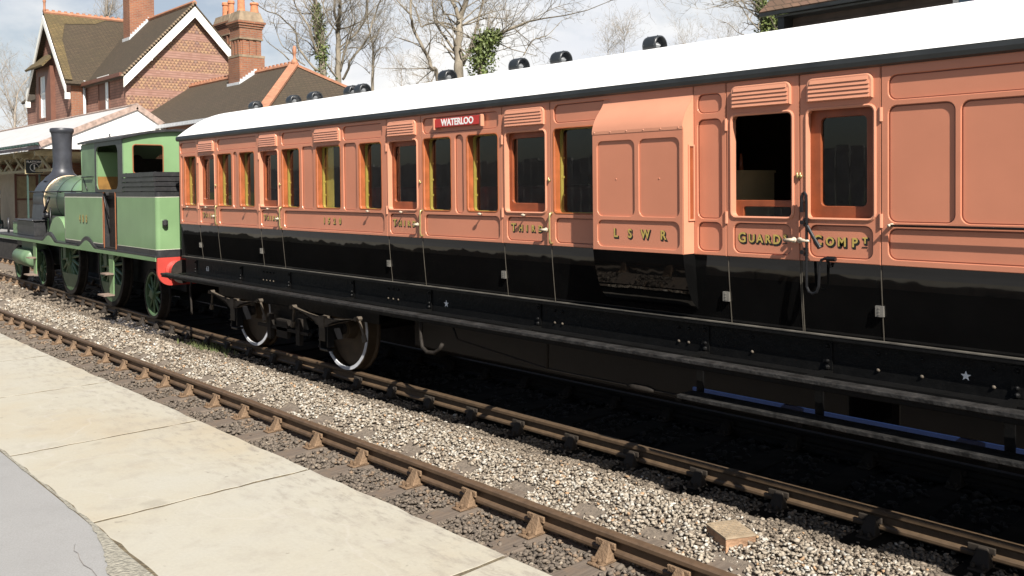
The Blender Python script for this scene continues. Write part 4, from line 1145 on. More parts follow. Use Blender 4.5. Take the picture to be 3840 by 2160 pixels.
# side tanks and bunker
def tank(x0, x1, name):
    mb = MB(); mb.box(x0, x1, .0, .55, 1.222, 2.31); mb.box(x0, x1, LW-.55, LW, 1.222, 2.31)
    return mb.build(name, M['loco_black'], loco, bevel=.02)
tk = tank(-4.53, -1.81, 'side_tank')
mb = MB(); mb.plate([rr(-4.46, -1.88, 1.315, 2.205, .03)], -.004, .008, .001); mb.build('tank_panel', M['green'], tk)
mb = MB(); mb.plate([rr(-4.475, -1.865, 1.30, 2.22, .035), rr(-4.46, -1.88, 1.315, 2.205, .03)], -.003, .004, 0); mb.build('tank_lining', M['lining_pale'], tk)
bk = MB(); ol = rr(-1.06, 1.05, .0, LW, .07, 6, bl=0, tl=0)
bk.prism(ol, 1.222, 1.318, 'XY'); bk.prism(ol, 2.225, 2.31, 'XY')
bunker = bk.build('bunker', M['loco_black'], loco)
mb = MB(); ol2 = rr(-1.0, 1.052, -.002, LW+.002, .072, 8, bl=0, tl=0); mb.prism(ol2, 1.326, 2.217, 'XY'); bp = mb.build('bunker_panel', M['green'], bunker)
for p in bp.data.polygons: p.use_smooth = False
mb = MB(); ol3 = rr(-1.01, 1.054, -.004, LW+.004, .073, 8, bl=0, tl=0); mb.prism(ol3, 1.3182, 1.3258, 'XY'); mb.prism(ol3, 2.2172, 2.2248, 'XY'); mb.build('bunker_lining', M['lining_pale'], bunker)
mb = MB()
for k in range(4):
    f0 = .035*k/3; z0 = 2.325+.085*k
    mb.box(-.62, 1.0+f0, -.005-f0, .02-f0, z0, z0+.072)
    mb.box(.975+f0, 1.0+f0, .02-f0, LW-.02+f0, z0, z0+.072)
    mb.box(-.62, 1.0+f0, LW-.02+f0, LW+.005+f0, z0, z0+.072)
for x in (-.55, .2, .95): mb.box(x-.03, x+.03, .022, .04, 2.31, 2.66)
mb.box(-.62, .95, .045, .055, 2.31, 2.64); mb.box(.955, .965, .05, LW-.05, 2.31, 2.64)
mb.build('coal_rail', M['loco_black'], bunker)
mb = MB()
r = random.Random(9)
for i in range(150): mb.sphere((r.uniform(-.55, .9), r.uniform(.1, LW-.1), 2.36+r.uniform(0, .12)), r.uniform(.06, .11), 6, 4, (1, r.uniform(.7, 1.2), .8))
mb.build('coal', M['black_iron'], bunker)
# step opening between tank and bunker, orange lined pillars
mb = MB(); mb.box(-1.80, -1.07, .10, .13, 1.222, 2.30); mb.box(-1.80, -1.07, .0, .1, 1.2225, 1.25); mb.build('entrance', M['grimy'], loco)
for x in (-1.80, -1.10):
    mb = MB(); mb.box(x-.012, x+.012, -.008, .006, 1.23, 2.32); mb.build('entrance_pillar', M['loco_orange'], loco)
mb = MB(); mb.tube([(-1.74, -.02, 2.28), (-1.66, -.03, 2.22), (-1.62, -.02, 2.05), (-1.5, -.0, 1.8)], .012, 6); mb.build('handrail', M['black_iron'], loco, smooth=True)
# cab
mb = MB(); mb.cur = 0
mb.plate([rr(-3.16, -.64, 2.312, 3.29, .01, 1), rr(-2.21, -.90, 2.36, 3.205, .15, 6)], .0, .02, 0)
cabs = mb.build('cab_side', M['green_dull'], loco)
mb = MB(); mb.plate([rr(-2.30, -.64, 2.313, 3.288, .02), rr(-2.205, -.895, 2.365, 3.20, .15, 6)], -.008, .007, .002); mb.build('cab_opening_frame', M['loco_black'], cabs)
mb = MB(); mb.plate([rr(-3.16, -.64, 2.312, 3.29, .01, 1), rr(-2.21, -.90, 2.36, 3.205, .15, 6)], LW-.02, .02, 0); mb.build('cab_side', M['green'], loco)
def cross_plate(x, loops, th, mat, name, parent):
    """plate standing across the engine: loops in (y,z)"""
    mb = MB(); mb.plate([[(a, b) for a, b in lp] for lp in loops], 0, th, 0)
    mb.v = [(x+q[1], q[0], q[2]) for q in mb.v]
    return mb.build(name, mat, parent)
arc = [(LW*i/12, 3.285+.17*(1-(2*i/12-1)**2)) for i in range(13)]
out = [(0.02, 2.312), (LW-.02, 2.312)] + [(min(max(y, .02), LW-.02), z) for y, z in reversed(arc)]
sheet = cross_plate(-.665, [out, rr(.19, .74, 2.66, 3.19, .05), rr(LW-.74, LW-.19, 2.66, 3.19, .05)], .02, M['green'], 'cab_back', loco)
for a in (.19, LW-.74):
    mb = MB(); mb.plate([rr(a-.012, a+.562, 2.648, 3.202, .06), rr(a+.006, a+.544, 2.666, 3.184, .045)], 0, .012, .002); mb.v = [(-.645+q[1], q[0], q[2]) for q in mb.v]
    mb.build('window_rim', M['loco_orange'], sheet)
front = cross_plate(-3.18, [out, [(.48+.19*math.cos(t), 2.93+.19*math.sin(t)) for t in np.linspace(0, 2*math.pi, 20)[:-1]], [(LW-.48+.19*math.cos(t), 2.93+.19*math.sin(t)) for t in np.linspace(0, 2*math.pi, 20)[:-1]]], .02, M['green'], 'cab_front', loco)
mb = MB(); mb.lathe([(.09, 2.312), (.09, 3.27)], (-3.22, .095, 0), 'Z', 18); mb.build('cab_corner', M['green'], loco, smooth=True)
mb = MB(); n = len(arc)
xa = (-3.32, -.56)
vs = [(x, -.04+(LW+.08)*i/12, arc[i][1]+dz) for x in xa for dz in (0, .045) for i in range(13)]
fs = [(i, i+1, i+27, i+26) for i in range(12)] + [(13+i, 13+26+i, 13+27+i, 14+i) for i in range(12)] + [(i, 13+i, 14+i, i+1) for i in range(12)] + [(26+i, 27+i, 40+i, 39+i) for i in range(12)] + [(0, 26, 39, 13), (12, 25, 51, 38)]
mb.add(vs, fs); rf = mb.build('cab_roof', M['loco_black'], loco, smooth=False)
mb = MB(); mb.lathe([(.03, 3.37), (.03, 3.42), (.015, 3.44), (.02, 3.48), (.0, 3.50)], (-2.5, .35, 0), 'Z', 8); mb.build('whistle', M['black_iron'], rf, smooth=True)
mb = MB(); mb.box(-3.1, -.7, .06, LW-.06, 2.18, 2.25); mb.box(-3.1, -2.75, .35, LW-.35, 2.0, 3.0)
mb.lathe([(.13, 0), (.13, .03), (.0, .035)], (-2.745, .95, 2.95), 'X', 16)
mb.lathe([(.05, 0), (.05, .04), (.0, .045)], (-2.745, 1.35, 2.7), 'X', 12)
mb.tube([(-2.7, .6, 2.5), (-2.6, .62, 2.75), (-2.6, .8, 2.8)], .02, 6)
mb.build('backhead', M['grimy'], loco)
mb = MB(); mb.box(-2.6, -.75, LW-.06, LW-.03, 2.25, 2.62); mb.box(-2.4, -1.0, 1.2, 1.24, 2.25, 2.6); mb.build('cab_lining', M['cab_yellow'], loco)
mb = MB(); mb.box(-2.27, -2.24, .022, .50, 2.62, 3.10); mb.build('bulkhead', M['green'], loco)
mb = MB(); mb.box(-2.27, -2.24, .022, .95, 2.30, 2.619); mb.build('bulkhead_lining', M['cab_dim'], loco)
# boiler, smokebox, chimney
BZ = 2.12
mb = MB(); mb.lathe([(.60, -8.1), (.60, -3.1)], (0, LC, BZ), 'X', 40); boiler = mb.build('boiler', M['green'], loco, smooth=True)
mb = MB()
for x in (-7.0, -5.9, -4.8): mb.lathe([(.600, x-.02), (.606, x-.02), (.606, x+.02), (.600, x+.02)], (0, LC, BZ), 'X', 40, closed=False)
mb.build('boiler_band', M['loco_black'], boiler)
mb = MB(); mb.lathe([(.60, -8.14), (.618, -8.14), (.622, -8.12), (.618, -8.10), (.60, -8.10)], (0, LC, BZ), 'X', 44, closed=False); mb.build('brass_band', M['brass_band'], boiler, smooth=True)
mb = MB(); mb.lathe([(.0, -9.30), (.2, -9.29), (.40, -9.25), (.55, -9.17), (.61, -9.16), (.63, -9.13), (.63, -8.14)], (0, LC, BZ), 'X', 40, closed=False)
mb.prism([(.47, 1.223), (.40, 1.55), (.44, 2.0), (LW-.44, 2.0), (LW-.40, 1.55), (LW-.47, 1.223)], -9.12, -8.16, 'YZ')
sb = mb.build('smokebox', M['smokebox'], loco, smooth=False)
for p in sb.data.polygons: p.use_smooth = len(p.vertices) == 4 and p.area < .35
mb = MB(); mb.tube([(-9.33, LC-.16, BZ), (-9.33, LC+.16, BZ)], .02, 6); mb.tube([(-9.36, LC, BZ), (-9.25, LC, BZ)], .03, 8); mb.build('door_handle', M['hinge_grey'], sb, smooth=True)
mb = MB(); mb.lathe([(.46, 2.60), (.40, 2.70), (.32, 2.76), (.265, 2.82), (.235, 2.92), (.222, 3.10), (.235, 3.60), (.25, 3.80), (.262, 3.845), (.285, 3.87), (.285, 3.945), (.262, 3.965), (.20, 3.965), (.20, 3.7)], (-8.74, LC, 0), 'Z', 32, closed=False)
mb.build('chimney', M['smokebox'], loco, smooth=True)
mb = MB(); mb.tube([(-9.35, .42, 2.33), (-4.55, .42, 2.33)], .014, 8)
for x in (-9.2, -8.0, -6.7, -5.5, -4.7): mb.tube([(x, .42, 2.33), (x, .52, 2.30)], .014, 6); mb.sphere((x, .42, 2.33), .026, 8, 5)
mb.build('handrail', M['black_iron'], loco, smooth=True)
mb = MB(); mb.tube([(-3.12, -.03, 2.62), (-2.4, -.03, 2.62)], .012, 6); mb.tube([(-3.1, -.03, 2.62), (-3.1, .01, 2.62)], .012, 6); mb.tube([(-2.42, -.03, 2.62), (-2.42, .01, 2.62)], .012, 6); mb.tube([(-3.1, .0, 2.6), (-2.8, -.01, 2.35)], .01, 6)
mb.build('handrail', M['black_iron'], loco, smooth=True)
# frames and fittings ahead of the tank
mb = MB(); mb.box(-8.1, -4.6, .50, .53, 1.223, 1.70); fr = mb.build('frame_panel', M['green'], loco)
mb = MB(); mb.plate([rr(-8.1, -7.75, 1.223, 1.72, .01), rr(-8.0, -7.8, 1.28, 1.66, .02)], .49, .009, 0); mb.box(-8.1, -4.6, .40, .54, 1.70, 1.74)
a = arch_pts(-5.75, 2.2, 1.22, 1.92); b = arch_pts(-5.75, 2.0, 1.2235, 1.86)
mb.build('frame_edging', M['loco_black'], fr)
mb = MB(); mb.prism([(x, z) for x, z in [(-5.75+.86*math.cos(t), .9+.86*math.sin(t)) for t in np.linspace(R(22), R(158), 16)]], .16, .50, 'XZ'); mb.build('splasher', M['green'], loco)
mb = MB(); mb.tube([(-7.7, .36, 1.82), (-7.5, .34, 1.9), (-7.4, .36, 2.05), (-7.45, .42, 2.2)], .03, 7); mb.lathe([(.05, 1.45), (.07, 1.5), (.07, 1.6), (.04, 1.64)], (-5.4, .35, 0), 'Z', 10); mb.tube([(-7.2, .38, 1.3), (-7.2, .38, 1.95)], .02, 6); mb.sphere((-7.5, .38, 1.75), .08, 8, 6); mb.build('pipework', M['black_iron'], loco, smooth=True)
mb = MB(); mb.box(-9.75, -8.0, .20, .47, 1.223, 1.60); mb.box(-9.80, -7.95, .15, .50, 1.60, 1.63); mb.build('steam_chest', M['loco_black'], loco, bevel=.015)
mb = MB(); mb.box(-10.45, -9.83, .25, .60, 1.223, 1.53); mb.build('sandbox', M['green'], loco, bevel=.02)
mb = MB(); mb.box(-10.47, -9.81, .23, .62, 1.53, 1.56); mb.build('sandbox_lid', M['loco_black'], loco)
mb = MB(); mb.tube([(-11.2, .3, 1.22), (-11.2, .3, 1.62)], .03, 8); mb.build('lamp_post', M['loco_black'], loco, smooth=True)
mb = MB(); mb.lathe([(.0, -9.25), (.17, -9.25), (.215, -9.2), (.215, -7.85), (.17, -7.8), (.0, -7.8)], (0, .16, .69), 'X', 26, closed=False); mb.box(-9.1, -7.95, .16, .5, .45, 1.12)
cy = mb.build('cylinder', M['green_dull'], loco, smooth=False)
for p in cy.data.polygons: p.use_smooth = p.area < .2 and len(p.vertices) == 4
# wheels
def spoked(cx, r, ns, weight=0.0):
    z = r; y = .33
    mb = MB()
    mb.lathe([(r*.80, -.02), (r*.88, -.03), (r*.88, .06), (r*.80, .05)], (cx, y, z), 'Y', 36, closed=False); mb.lathe([(r*.80, -.02), (r*.80, .05)], (cx, y, z), 'Y', 36, closed=False)
    mb.lathe([(.0, -.07), (r*.17, -.07), (r*.22, -.05), (r*.22, .05)], (cx, y, z), 'Y', 20, closed=False)
    for k in range(ns):
        t = 2*math.pi*(k+.3)/ns
        mb.tube([(cx+r*.17*math.cos(t), y, z+r*.17*math.sin(t)), (cx+r*.82*math.cos(t), y+.01, z+r*.82*math.sin(t))], [r*.045+.006, r*.028+.004], 6)
    if weight:
        t0, t1 = R(-150), R(-30)
        pts = [(cx+r*.86*math.cos(t), z+r*.86*math.sin(t)) for t in np.linspace(t0, t1, 14)]
        mb.prism(pts, y-.03, y+.03, 'XZ')
        mb.tube([(cx, y-.09, z+r*.0), (cx, y-.05, z)], r*.12, 12); mb.beam((cx, y-.06, z), (cx, y-.06, z+r*.42), .16, .2); mb.tube([(cx, y-.14, z+.34), (cx, y-.03, z+.34)], .06, 10)
    w = mb.build('wheel', M['wheel_green'], loco)
    mb = MB(); mb.lathe([(r*.88, -.035), (r*.985, -.035), (r, -.03), (r, .09), (r+.028, .11), (r+.028, .13), (r*.85, .13)], (cx, y, z), 'Y', 44, closed=False); mb.build('tyre', M['grimy'], w)
    mb = MB(); mb.lathe([(r+.028, .0), (r+.028, -.03), (r, -.05), (r, -.16), (0, -.16)], (cx, y+1.6, z), 'Y', 36, closed=False); mb.build('wheel', M['grimy'], loco)
    mb = MB(); mb.tube([(cx, .3, z), (cx, 1.95, z)], .07, 10); mb.build('axle', M['grimy'], w)
for s, r_, ns, wgt in ((.05, .455, 10, 0), (2.42, .84, 18, 1), (5.33, .84, 18, 1), (7.72, .455, 10, 0), (10.12, .455, 10, 0)): spoked(-s, r_, ns, wgt)
mb = MB(); mb.box(-5.45, -2.3, .235, .265, 1.13, 1.19); mb.build('coupling_rod', M['grimy'], loco, bevel=.01)
mb = MB(); mb.box(-11.4, .9, .55, .60, .55, 1.18); mb.box(-11.4, .9, LW-.6, LW-.55, .55, 1.18); mb.box(-9, .5, .7, LW-.7, .5, 1.15); mb.build('main_frame', M['black_iron'], loco)
for s in (7.15, 1.42):
    mb = MB(); mb.prism([(-s-.14, 1.12), (-s+.14, 1.12), (-s+.11, .36), (-s-.11, .36)], .0, .02, 'XZ'); sp_ = mb.build('step_plate', M['green'], loco)
    mb = MB(); mb.box(-s-.19, -s+.19, -.20, -.002, .345, .37); mb.build('step_tread', M['step_rust'], sp_)
    mb = MB(); mb.box(-s-.16, -s+.16, -.15, -.002, .745, .77); mb.build('step_tread', M['step_rust'], sp_)
# buffer beam, buffers, coupling
bb = MB(); ol = rr(.0, LW, .70, 1.185, .24, 8, tl=.02, tr=.02); bb.plate([ol], 0, .06, .004); bb.v = [(1.06-q[1], q[0], q[2]) for q in bb.v]
beam = bb.build('buffer_beam', M['loco_red'], loco)
for y in (.30, LW-.30):
    mb = MB(); mb.lathe([(.17, 1.06), (.17, 1.085), (.125, 1.10), (.115, 1.22), (.125, 1.23), (.125, 1.26), (.10, 1.27)], (0, y, .96), 'X', 22); b_ = mb.build('buffer', M['loco_red'], beam, smooth=False)
    mb = MB(); mb.lathe([(.055, 1.27), (.055, 1.36), (.19, 1.39), (.20, 1.41), (.0, 1.425)], (0, y, .96), 'X', 22); mb.build('buffer_head', M['grimy'], beam)
mb = MB(); mb.tube([(1.06, LC, .98), (1.4, LC, .93), (1.8, LC, .97)], .03, 8); mb.tube([(1.06, 1.5, 1.2), (1.14, 1.5, 1.0), (1.2, 1.5, .7), (1.4, 1.45, .62)], .025, 8); mb.build('coupling', M['grimy'], beam, smooth=True)
mb = MB(); mb.lathe([(.03, 0), (.05, .03), (.05, .1), (.02, .12)], (1.10, .13, 1.72), 'Z', 8); mb.tube([(1.05, .13, 1.78), (1.12, .13, 1.78)], .02, 6); mb.build('lamp_iron', M['loco_black'], bunker)
# number
mb = MB()
for i, c in enumerate('488'): shaded_text(mb, [(c, -3.37+.225*i, 1.765, .225, .85)], -.006, .018)
mb.build('lettering', [M['gold'], M['shade']], tk, fix=False)
mb = MB(); mb.box(-1.865, -1.858, -.006, .0, 1.3, 2.22); mb.build('tank_edge', M['loco_orange'], tk)
# ================================================================== STATION
def slab_quad(mb, a, b, c, d, th):
    """a sloping sheet a-b-c-d of real thickness"""
    a, b, c, d = map(Vector, (a, b, c, d)); n = (b-a).cross(d-a).normalized()
    if n.z < 0: n = -n
    vs = [a, b, c, d] + [p - n*th for p in (a, b, c, d)]
    mb.add(vs, [(0, 1, 2, 3), (7, 6, 5, 4), (0, 4, 5, 1), (1, 5, 6, 2), (2, 6, 7, 3), (3, 7, 4, 0)])
house = wthing('station_house', (-42, 15.8, .6), 'two storey red brick station house with steep tiled gables and patterned tile hanging', 'house')
XG, YF, YB, YM = -36.65, 12.99, 18.57, 15.78
# main block
mb = MB(); mb.cur = 0
mb.box(-50.5, XG-.002, YF, YB, .6, 6.95)
mb.cur = 1
mb.add([(XG, YF, .6), (XG, YB, .6), (XG, YB, 6.95), (XG, YM, 9.95), (XG, YF, 6.95)], [(0, 1, 2, 3, 4)])
mb.cur = 0
mb.add([(-50.5, YF, 6.95), (-50.5, YM, 9.95), (-50.5, YB, 6.95)], [(0, 1, 2)])
M['tileplain'] = brick_mat('plain_tile_hanging', (0.40, 0.205, 0.145), (0.33, 0.16, 0.115), (0.15, 0.085, 0.068), 0.17, 0.115)
mb.build('wall', [M['tileplain'], M['tilehang']], house, fix=False)
mb = MB()
k = 3.0/2.79
for sgn, ye in ((-1, YF-.22), (1, YB+.22)):
    ze = 9.98-abs(ye-YM)*k+.10
    slab_quad(mb, (-50.8, ye, ze), (XG+.22, ye, ze), (XG+.22, YM, 10.08), (-50.8, YM, 10.08), .11)
roof = mb.build('roof', M['roof_tile'], house)
mb = MB(); mb.tube([(-50.8, YM, 10.10), (XG+.22, YM, 10.10)], .10, 8); mb.build('ridge', M['ridge_tile'], roof)
# verge tiles and white bargeboards on the gable
mb = MB()
for sgn in (-1, 1):
    ye = YM+sgn*(YM-YF+.15); ze = 9.98-abs(ye-YM)*k
    a = Vector((XG+.24, YM, 9.93)); b = Vector((XG+.24, ye, ze-.02))
    mb.add([(XG+.20, a.y, a.z), (XG+.20, b.y, b.z), (XG+.20, b.y, b.z-.40), (XG+.20, a.y, a.z-.43), (XG+.25, a.y, a.z), (XG+.25, b.y, b.z), (XG+.25, b.y, b.z-.40), (XG+.25, a.y, a.z-.43)],
           [(0, 1, 2, 3), (4, 7, 6, 5), (0, 4, 5, 1), (1, 5, 6, 2), (2, 6, 7, 3), (3, 7, 4, 0)])
    for t in (.35, .62): p = a.lerp(b, t); mb.box(XG+.25, XG+.265, p.y-.02, p.y+.02, p.z-.44, p.z-.02)
mb.build('bargeboard', M['barge_white'], house)
mb = MB()
for i in range(34):
    t = i/33; y = YF-.2+(YM-YF+.2)*t; z = 10.02-abs(y-YM)*k+.06; mb.box(XG+.20, XG+.30, y-.05, y+.03, z-.03, z+.045)
mb.build('verge_tile', M['stone_cap'], roof)
mb = MB(); mb.box(-41.3, XG+.2, YF-.30, YF-.18, 6.84, 6.98); mb.build('gutter', M['brown_paint'], house)
# wing with its gable to the platform
WX0, WX1, WY, WM = -46.65, -41.34, 12.36, -44.0
mb = MB(); mb.cur = 0
zk = (10.25-7.25)/(WM-WX0)
mb.add([(WX0, WY, .6), (WX1, WY, .6), (WX1, WY, 7.25), (WM, WY, 10.2), (WX0, WY, 7.25)], [(0, 1, 2, 3, 4)])
mb.cur = 1
mb.add([(WX1, WY, .6), (WX1, YF, .6), (WX1, YF, 7.25), (WX1, WY, 7.25)], [(0, 1, 2, 3)])
mb.add([(WX0, WY, .6), (WX0, WY, 7.25), (WX0, YF, 7.25), (WX0, YF, .6)], [(0, 1, 2, 3)])
mb.build('wing_wall', [M['tileplain'], M['brick_orange']], house, fix=False)
mb = MB()
for xe in (WX0-.25, WX1+.30):
    ze = 10.28-abs(xe-WM)*zk
    slab_quad(mb, (xe, WY-.30, ze), (WM, WY-.30, 10.36), (WM, YM+.3, 10.36), (xe, YM+.3, ze), .11)
wr = mb.build('wing_roof', M['roof_tile'], house)
mb = MB(); nn_ = .018
for (ya, xa, xb) in ((WY-.30, .02, 2.9),):
    mb.add([(WM+xa, ya, 10.365-xa*zk+.02), (WM+xb, ya, 10.365-xb*zk+.02), (WM+xb, ya+.30, 10.365-xb*zk+.02), (WM+1.2, ya+.42, 10.365-1.2*zk+.02), (WM+.45, ya+.75, 10.365-.45*zk+.02), (WM+.30, YM-1.6, 10.365-.30*zk+.02), (WM+xa, YM-.9, 10.365-xa*zk+.02)], [(0, 1, 2, 3, 4, 5, 6)])
mb.build('roof_moss', M['roof_moss'], wr, fix=False)
mb = MB(); mb.tube([(WM, WY-.30, 10.38), (WM, YM, 10.38)], .09, 8)
for i in range(14): mb.box(WM-.03, WM+.03, WY-.2+.26*i, WY-.08+.26*i, 10.44, 10.52)
mb.build('ridge', M['ridge_tile'], wr)
mb = MB(); mb.lathe([(.09, 10.4), (.05, 10.55), (.05, 10.8), (.075, 10.86), (.03, 11.0), (.0, 11.05)], (WM, WY-.25, 0), 'Z', 10); mb.build('finial', M['ridge_tile'], wr, smooth=True)
mb = MB()
for sgn, xe in ((-1, WX0-.30), (1, WX1+.34)):
    ze = 10.2-abs(xe-WM)*zk
    mb.add([(WM, WY-.34, 10.22), (xe, WY-.34, ze), (xe, WY-.34, ze-.30), (WM, WY-.34, 9.85), (WM, WY-.29, 10.22), (xe, WY-.29, ze), (xe, WY-.29, ze-.30), (WM, WY-.29, 9.85)],
           [(0, 1, 2, 3), (4, 7, 6, 5), (0, 4, 5, 1), (1, 5, 6, 2), (2, 6, 7, 3), (3, 7, 4, 0)])
    mb.box(xe-.06, xe+.06, WY-.35, WY-.15, ze-.55, ze-.28)
mb.build('bargeboard', M['barge_white'], house)
mb = MB(); mb.box(WX1, WX1+.08, WY, YF-.05, 7.02, 7.16); mb.build('eaves_board', M['barge_white'], house)
mb = MB(); mb.tube([(WX1+.12, YF-.12, 7.1), (WX1+.12, YF-.12, 3.0)], .06, 8); mb.build('drainpipe', M['lead'], house, smooth=True)
# wing window with its tiled hood
mb = MB()
x0, x1, z0, z1 = -45.75, -43.55, 5.35, 7.95
mb.box(x0, x0+.42, WY-.20, WY+.0, z0, z1); mb.box(x1-.80, x1, WY-.20, WY, z0, z1); mb.box(x0+.42, x1-.80, WY-.20, WY, z1-.35, z1); mb.box(x0+.42, x1-.8, WY-.22, WY, z0, z0+.32)
w = mb.build('window', M['brown_paint'], house)
mb = MB(); mb.box(x0+.42, x1-.8, WY-.12, WY-.06, z0+.32, z0+.40); mb.box(x0+.42, x1-.8, WY-.13, WY-.05, 6.78, 6.86)
for xx in (x0+.42, x1-.87): mb.box(xx, xx+.07, WY-.12, WY-.06, z0+.40, z1-.35)
mb.build('frame', M['white'], w)
mb = MB(); mb.box(x0+.49, x1-.87, WY-.09, WY-.08, z0+.4, z1-.35); mb.build('pane', M['pane_pale'], w)
mb = MB(); slab_quad(mb, (x0-.25, WY-.62, z1-.02), (x1+.22, WY-.62, z1-.02), (x1-.05, WY, z1+.62), (x0+.1, WY, z1+.62), .09); mb.build('hood', M['roof_moss'], w)
# window on the front wall
mb = MB(); x0, x1, z0, z1 = -39.75, -38.45, 5.2, 7.02
mb.box(x0, x0+.06, YF-.04, YF-.001, z0, z1); mb.box(x1-.06, x1, YF-.04, YF-.001, z0, z1); mb.box(x0+.06, x1-.06, YF-.04, YF-.001, z1-.08, z1); mb.box(x0+.06, x0+.85, YF-.02, YF-.001, z0, z1-.08)
w = mb.build('window', M['brown_paint'], house)
mb = MB(); mb.box(x0-.05, x1+.05, YF-.06, YF-.041, z1-.01, z1+.08); mb.box(x1-.34, x1-.28, YF-.035, YF-.021, z0, z1-.08); mb.box(x1-.34, x1-.08, YF-.035, YF-.021, 6.05, 6.12); mb.build('frame', M['white'], w)
mb = MB(); mb.box(x0+.85, x1-.06, YF-.02, YF-.002, z0, z1-.08); mb.build('pane', M['pane_pale'], w)
# lower range with a hipped end
RX1, RY0, RY1, RZ = -28.0, 12.72, 18.58, 6.62
mb = MB(); mb.box(XG+.0, -25.0, 13.0, 18.3, .6, 4.62); mb.build('range_wall', M['brick'], house)
mb = MB()
ze = 4.66; hx = -24.75
A, B = (XG+.02, RY0, ze), (hx, RY0, ze); Cc, D = (hx, RY1, ze), (XG+.02, RY1, ze); E1, E2 = (XG+.02, 15.65, RZ), (RX1, 15.65, RZ)
slab_quad(mb, A, B, E2, E1, .10); slab_quad(mb, D, Cc, E2, E1, .10)
n0 = len(mb.v)
mb.add([B, Cc, E2, (B[0]-.05, B[1]+.05, B[2]-.1), (Cc[0]-.05, Cc[1]-.05, Cc[2]-.1), (E2[0], E2[1], E2[2]-.12)], [(0, 1, 2), (3, 5, 4), (0, 3, 4, 1), (1, 4, 5, 2), (2, 5, 3, 0)])
rr_ = mb.build('range_roof', M['roof_tile'], house)
mb = MB(); mb.tube([E1, E2], .10, 8)
for i in range(30): mb.box(XG+.1+.28*i, XG+.22+.28*i, 15.62, 15.68, RZ+.06, RZ+.15)
mb.beam(Vector(B)+Vector((0, 0, .03)), Vector(E2)+Vector((0, 0, .03)), .30, .08); mb.beam(Vector(Cc)+Vector((0, 0, .03)), Vector(E2)+Vector((0, 0, .03)), .26, .08)
mb.build('ridge', M['ridge_tile'], rr_)
mb = MB(); mb.lathe([(.16, RZ), (.10, RZ+.16), (.045, RZ+.2), (.045, RZ+.36), (.075, RZ+.42), (.06, RZ+.62), (.03, RZ+.66), (.0, RZ+.66)], (RX1, 15.65, 0), 'Z', 10); mb.build('finial', M['ridge_tile'], rr_, smooth=True)
mb = MB(); mb.box(XG+.3, hx+.05, RY0-.16, RY0-.04, 4.55, 4.67); mb.build('gutter', M['lead'], house)
# chimneys
def chimney(cx0, cx1, cy0, cy1, zb, zs, zt, pots, mat='brick_orange'):
    mb = MB(); mb.cur = 0
    mb.box(cx0, cx1, cy0, cy1, zb, zs)
    a = .09
    mb.box(cx0+a, cx1-a, cy0+a, cy1-a, zs, zt-1.0)
    # pilaster strips on the shaft
    for i in range(3):
        t = (i+.5)/3
        y = cy0+a+(cy1-cy0-2*a)*t; mb.box(cx1-a, cx1-a+.045, y-.07, y+.07, zs+.02, zt-1.08)
        x = cx0+a+(cx1-cx0-2*a)*t; mb.box(x-.07, x+.07, cy0+a-.045, cy0+a, zs+.02, zt-1.08)
    mb.box(cx0+.05, cx1-.05, cy0+.05, cy1-.05, zt-1.0, zt-.62)
    for i in range(3):
        e = .03+.035*i; mb.box(cx0+.05-e, cx1-.05+e, cy0+.05-e, cy1-.05+e, zt-.62+.085*i, zt-.62+.085*(i+1))
    mb.cur = 1
    mb.box(cx0-.01, cx1+.01, cy0-.01, cy1+.01, zs-.02, zs+.07)
    mb.box(cx0+.03, cx1-.03, cy0+.03, cy1-.03, zt-1.04, zt-.97)
    e = .06
    b = [(cx0-e+.06, cy0-e+.06), (cx1+e-.06, cy0-e+.06), (cx1+e-.06, cy1+e-.06), (cx0-e+.06, cy1+e-.06)]
    vs = [(x, y, zt-.36) for x, y in b]+[(x+(.1 if x < (cx0+cx1)/2 else -.1), y+(.1 if y < (cy0+cy1)/2 else -.1), zt) for x, y in b]
    mb.add(vs, [(3, 2, 1, 0), (4, 5, 6, 7), (0, 1, 5, 4), (1, 2, 6, 5), (2, 3, 7, 6), (3, 0, 4, 7)])
    c = mb.build('chimney', [M[mat], M['stone_cap']], house)
    for px, py, h, r in pots:
        mb = MB(); mb.lathe([(r*1.1, 0), (r*1.1, .06), (r, .08), (r*.9, h*.75), (r*1.1, h*.8), (r*1.1, h*.92), (r*.95, h)], (px, py, zt-.01), 'Z', 14); mb.build('chimney_pot', M['terracotta'], c, smooth=False)
    return c
ch = chimney(-31.75, -30.84, 15.0, 16.0, 5.6, 7.20, 8.88, [(-31.15, 15.25, .85, .14), (-31.1, 15.75, .38, .15)])
mb = MB()
mb.box(-31.80, -30.79, 14.95, 15.0, 6.02, 6.25)
for i in range(6): mb.box(-30.84, -30.80, 15.0+.11*i, 15.11+.11*i, 6.1+.08*i, 6.36+.08*i)
mb.build('flashing', M['lead'], ch)
ch = chimney(-42.15, -41.35, 14.9, 16.0, 8.6, 11.6, 13.3, [(-41.9, 15.2, .6, .15), (-41.6, 15.7, .6, .15)], 'brick')
mb = MB()
for i in range(9): mb.box(-41.35, -41.31, 14.9+.10*i, 15.0+.10*i, 9.12+.105*i, 9.36+.105*i)
mb.box(-42.2, -41.3, 14.85, 14.9, 9.02, 9.22)
mb.build('flashing', M['lead'], ch)
ch = chimney(-44.0, -42.2, 20.0, 21.3, 6.0, 9.4, 11.05, [(-43.4, 20.4, .75, .16), (-42.75, 20.4, .75, .16)])

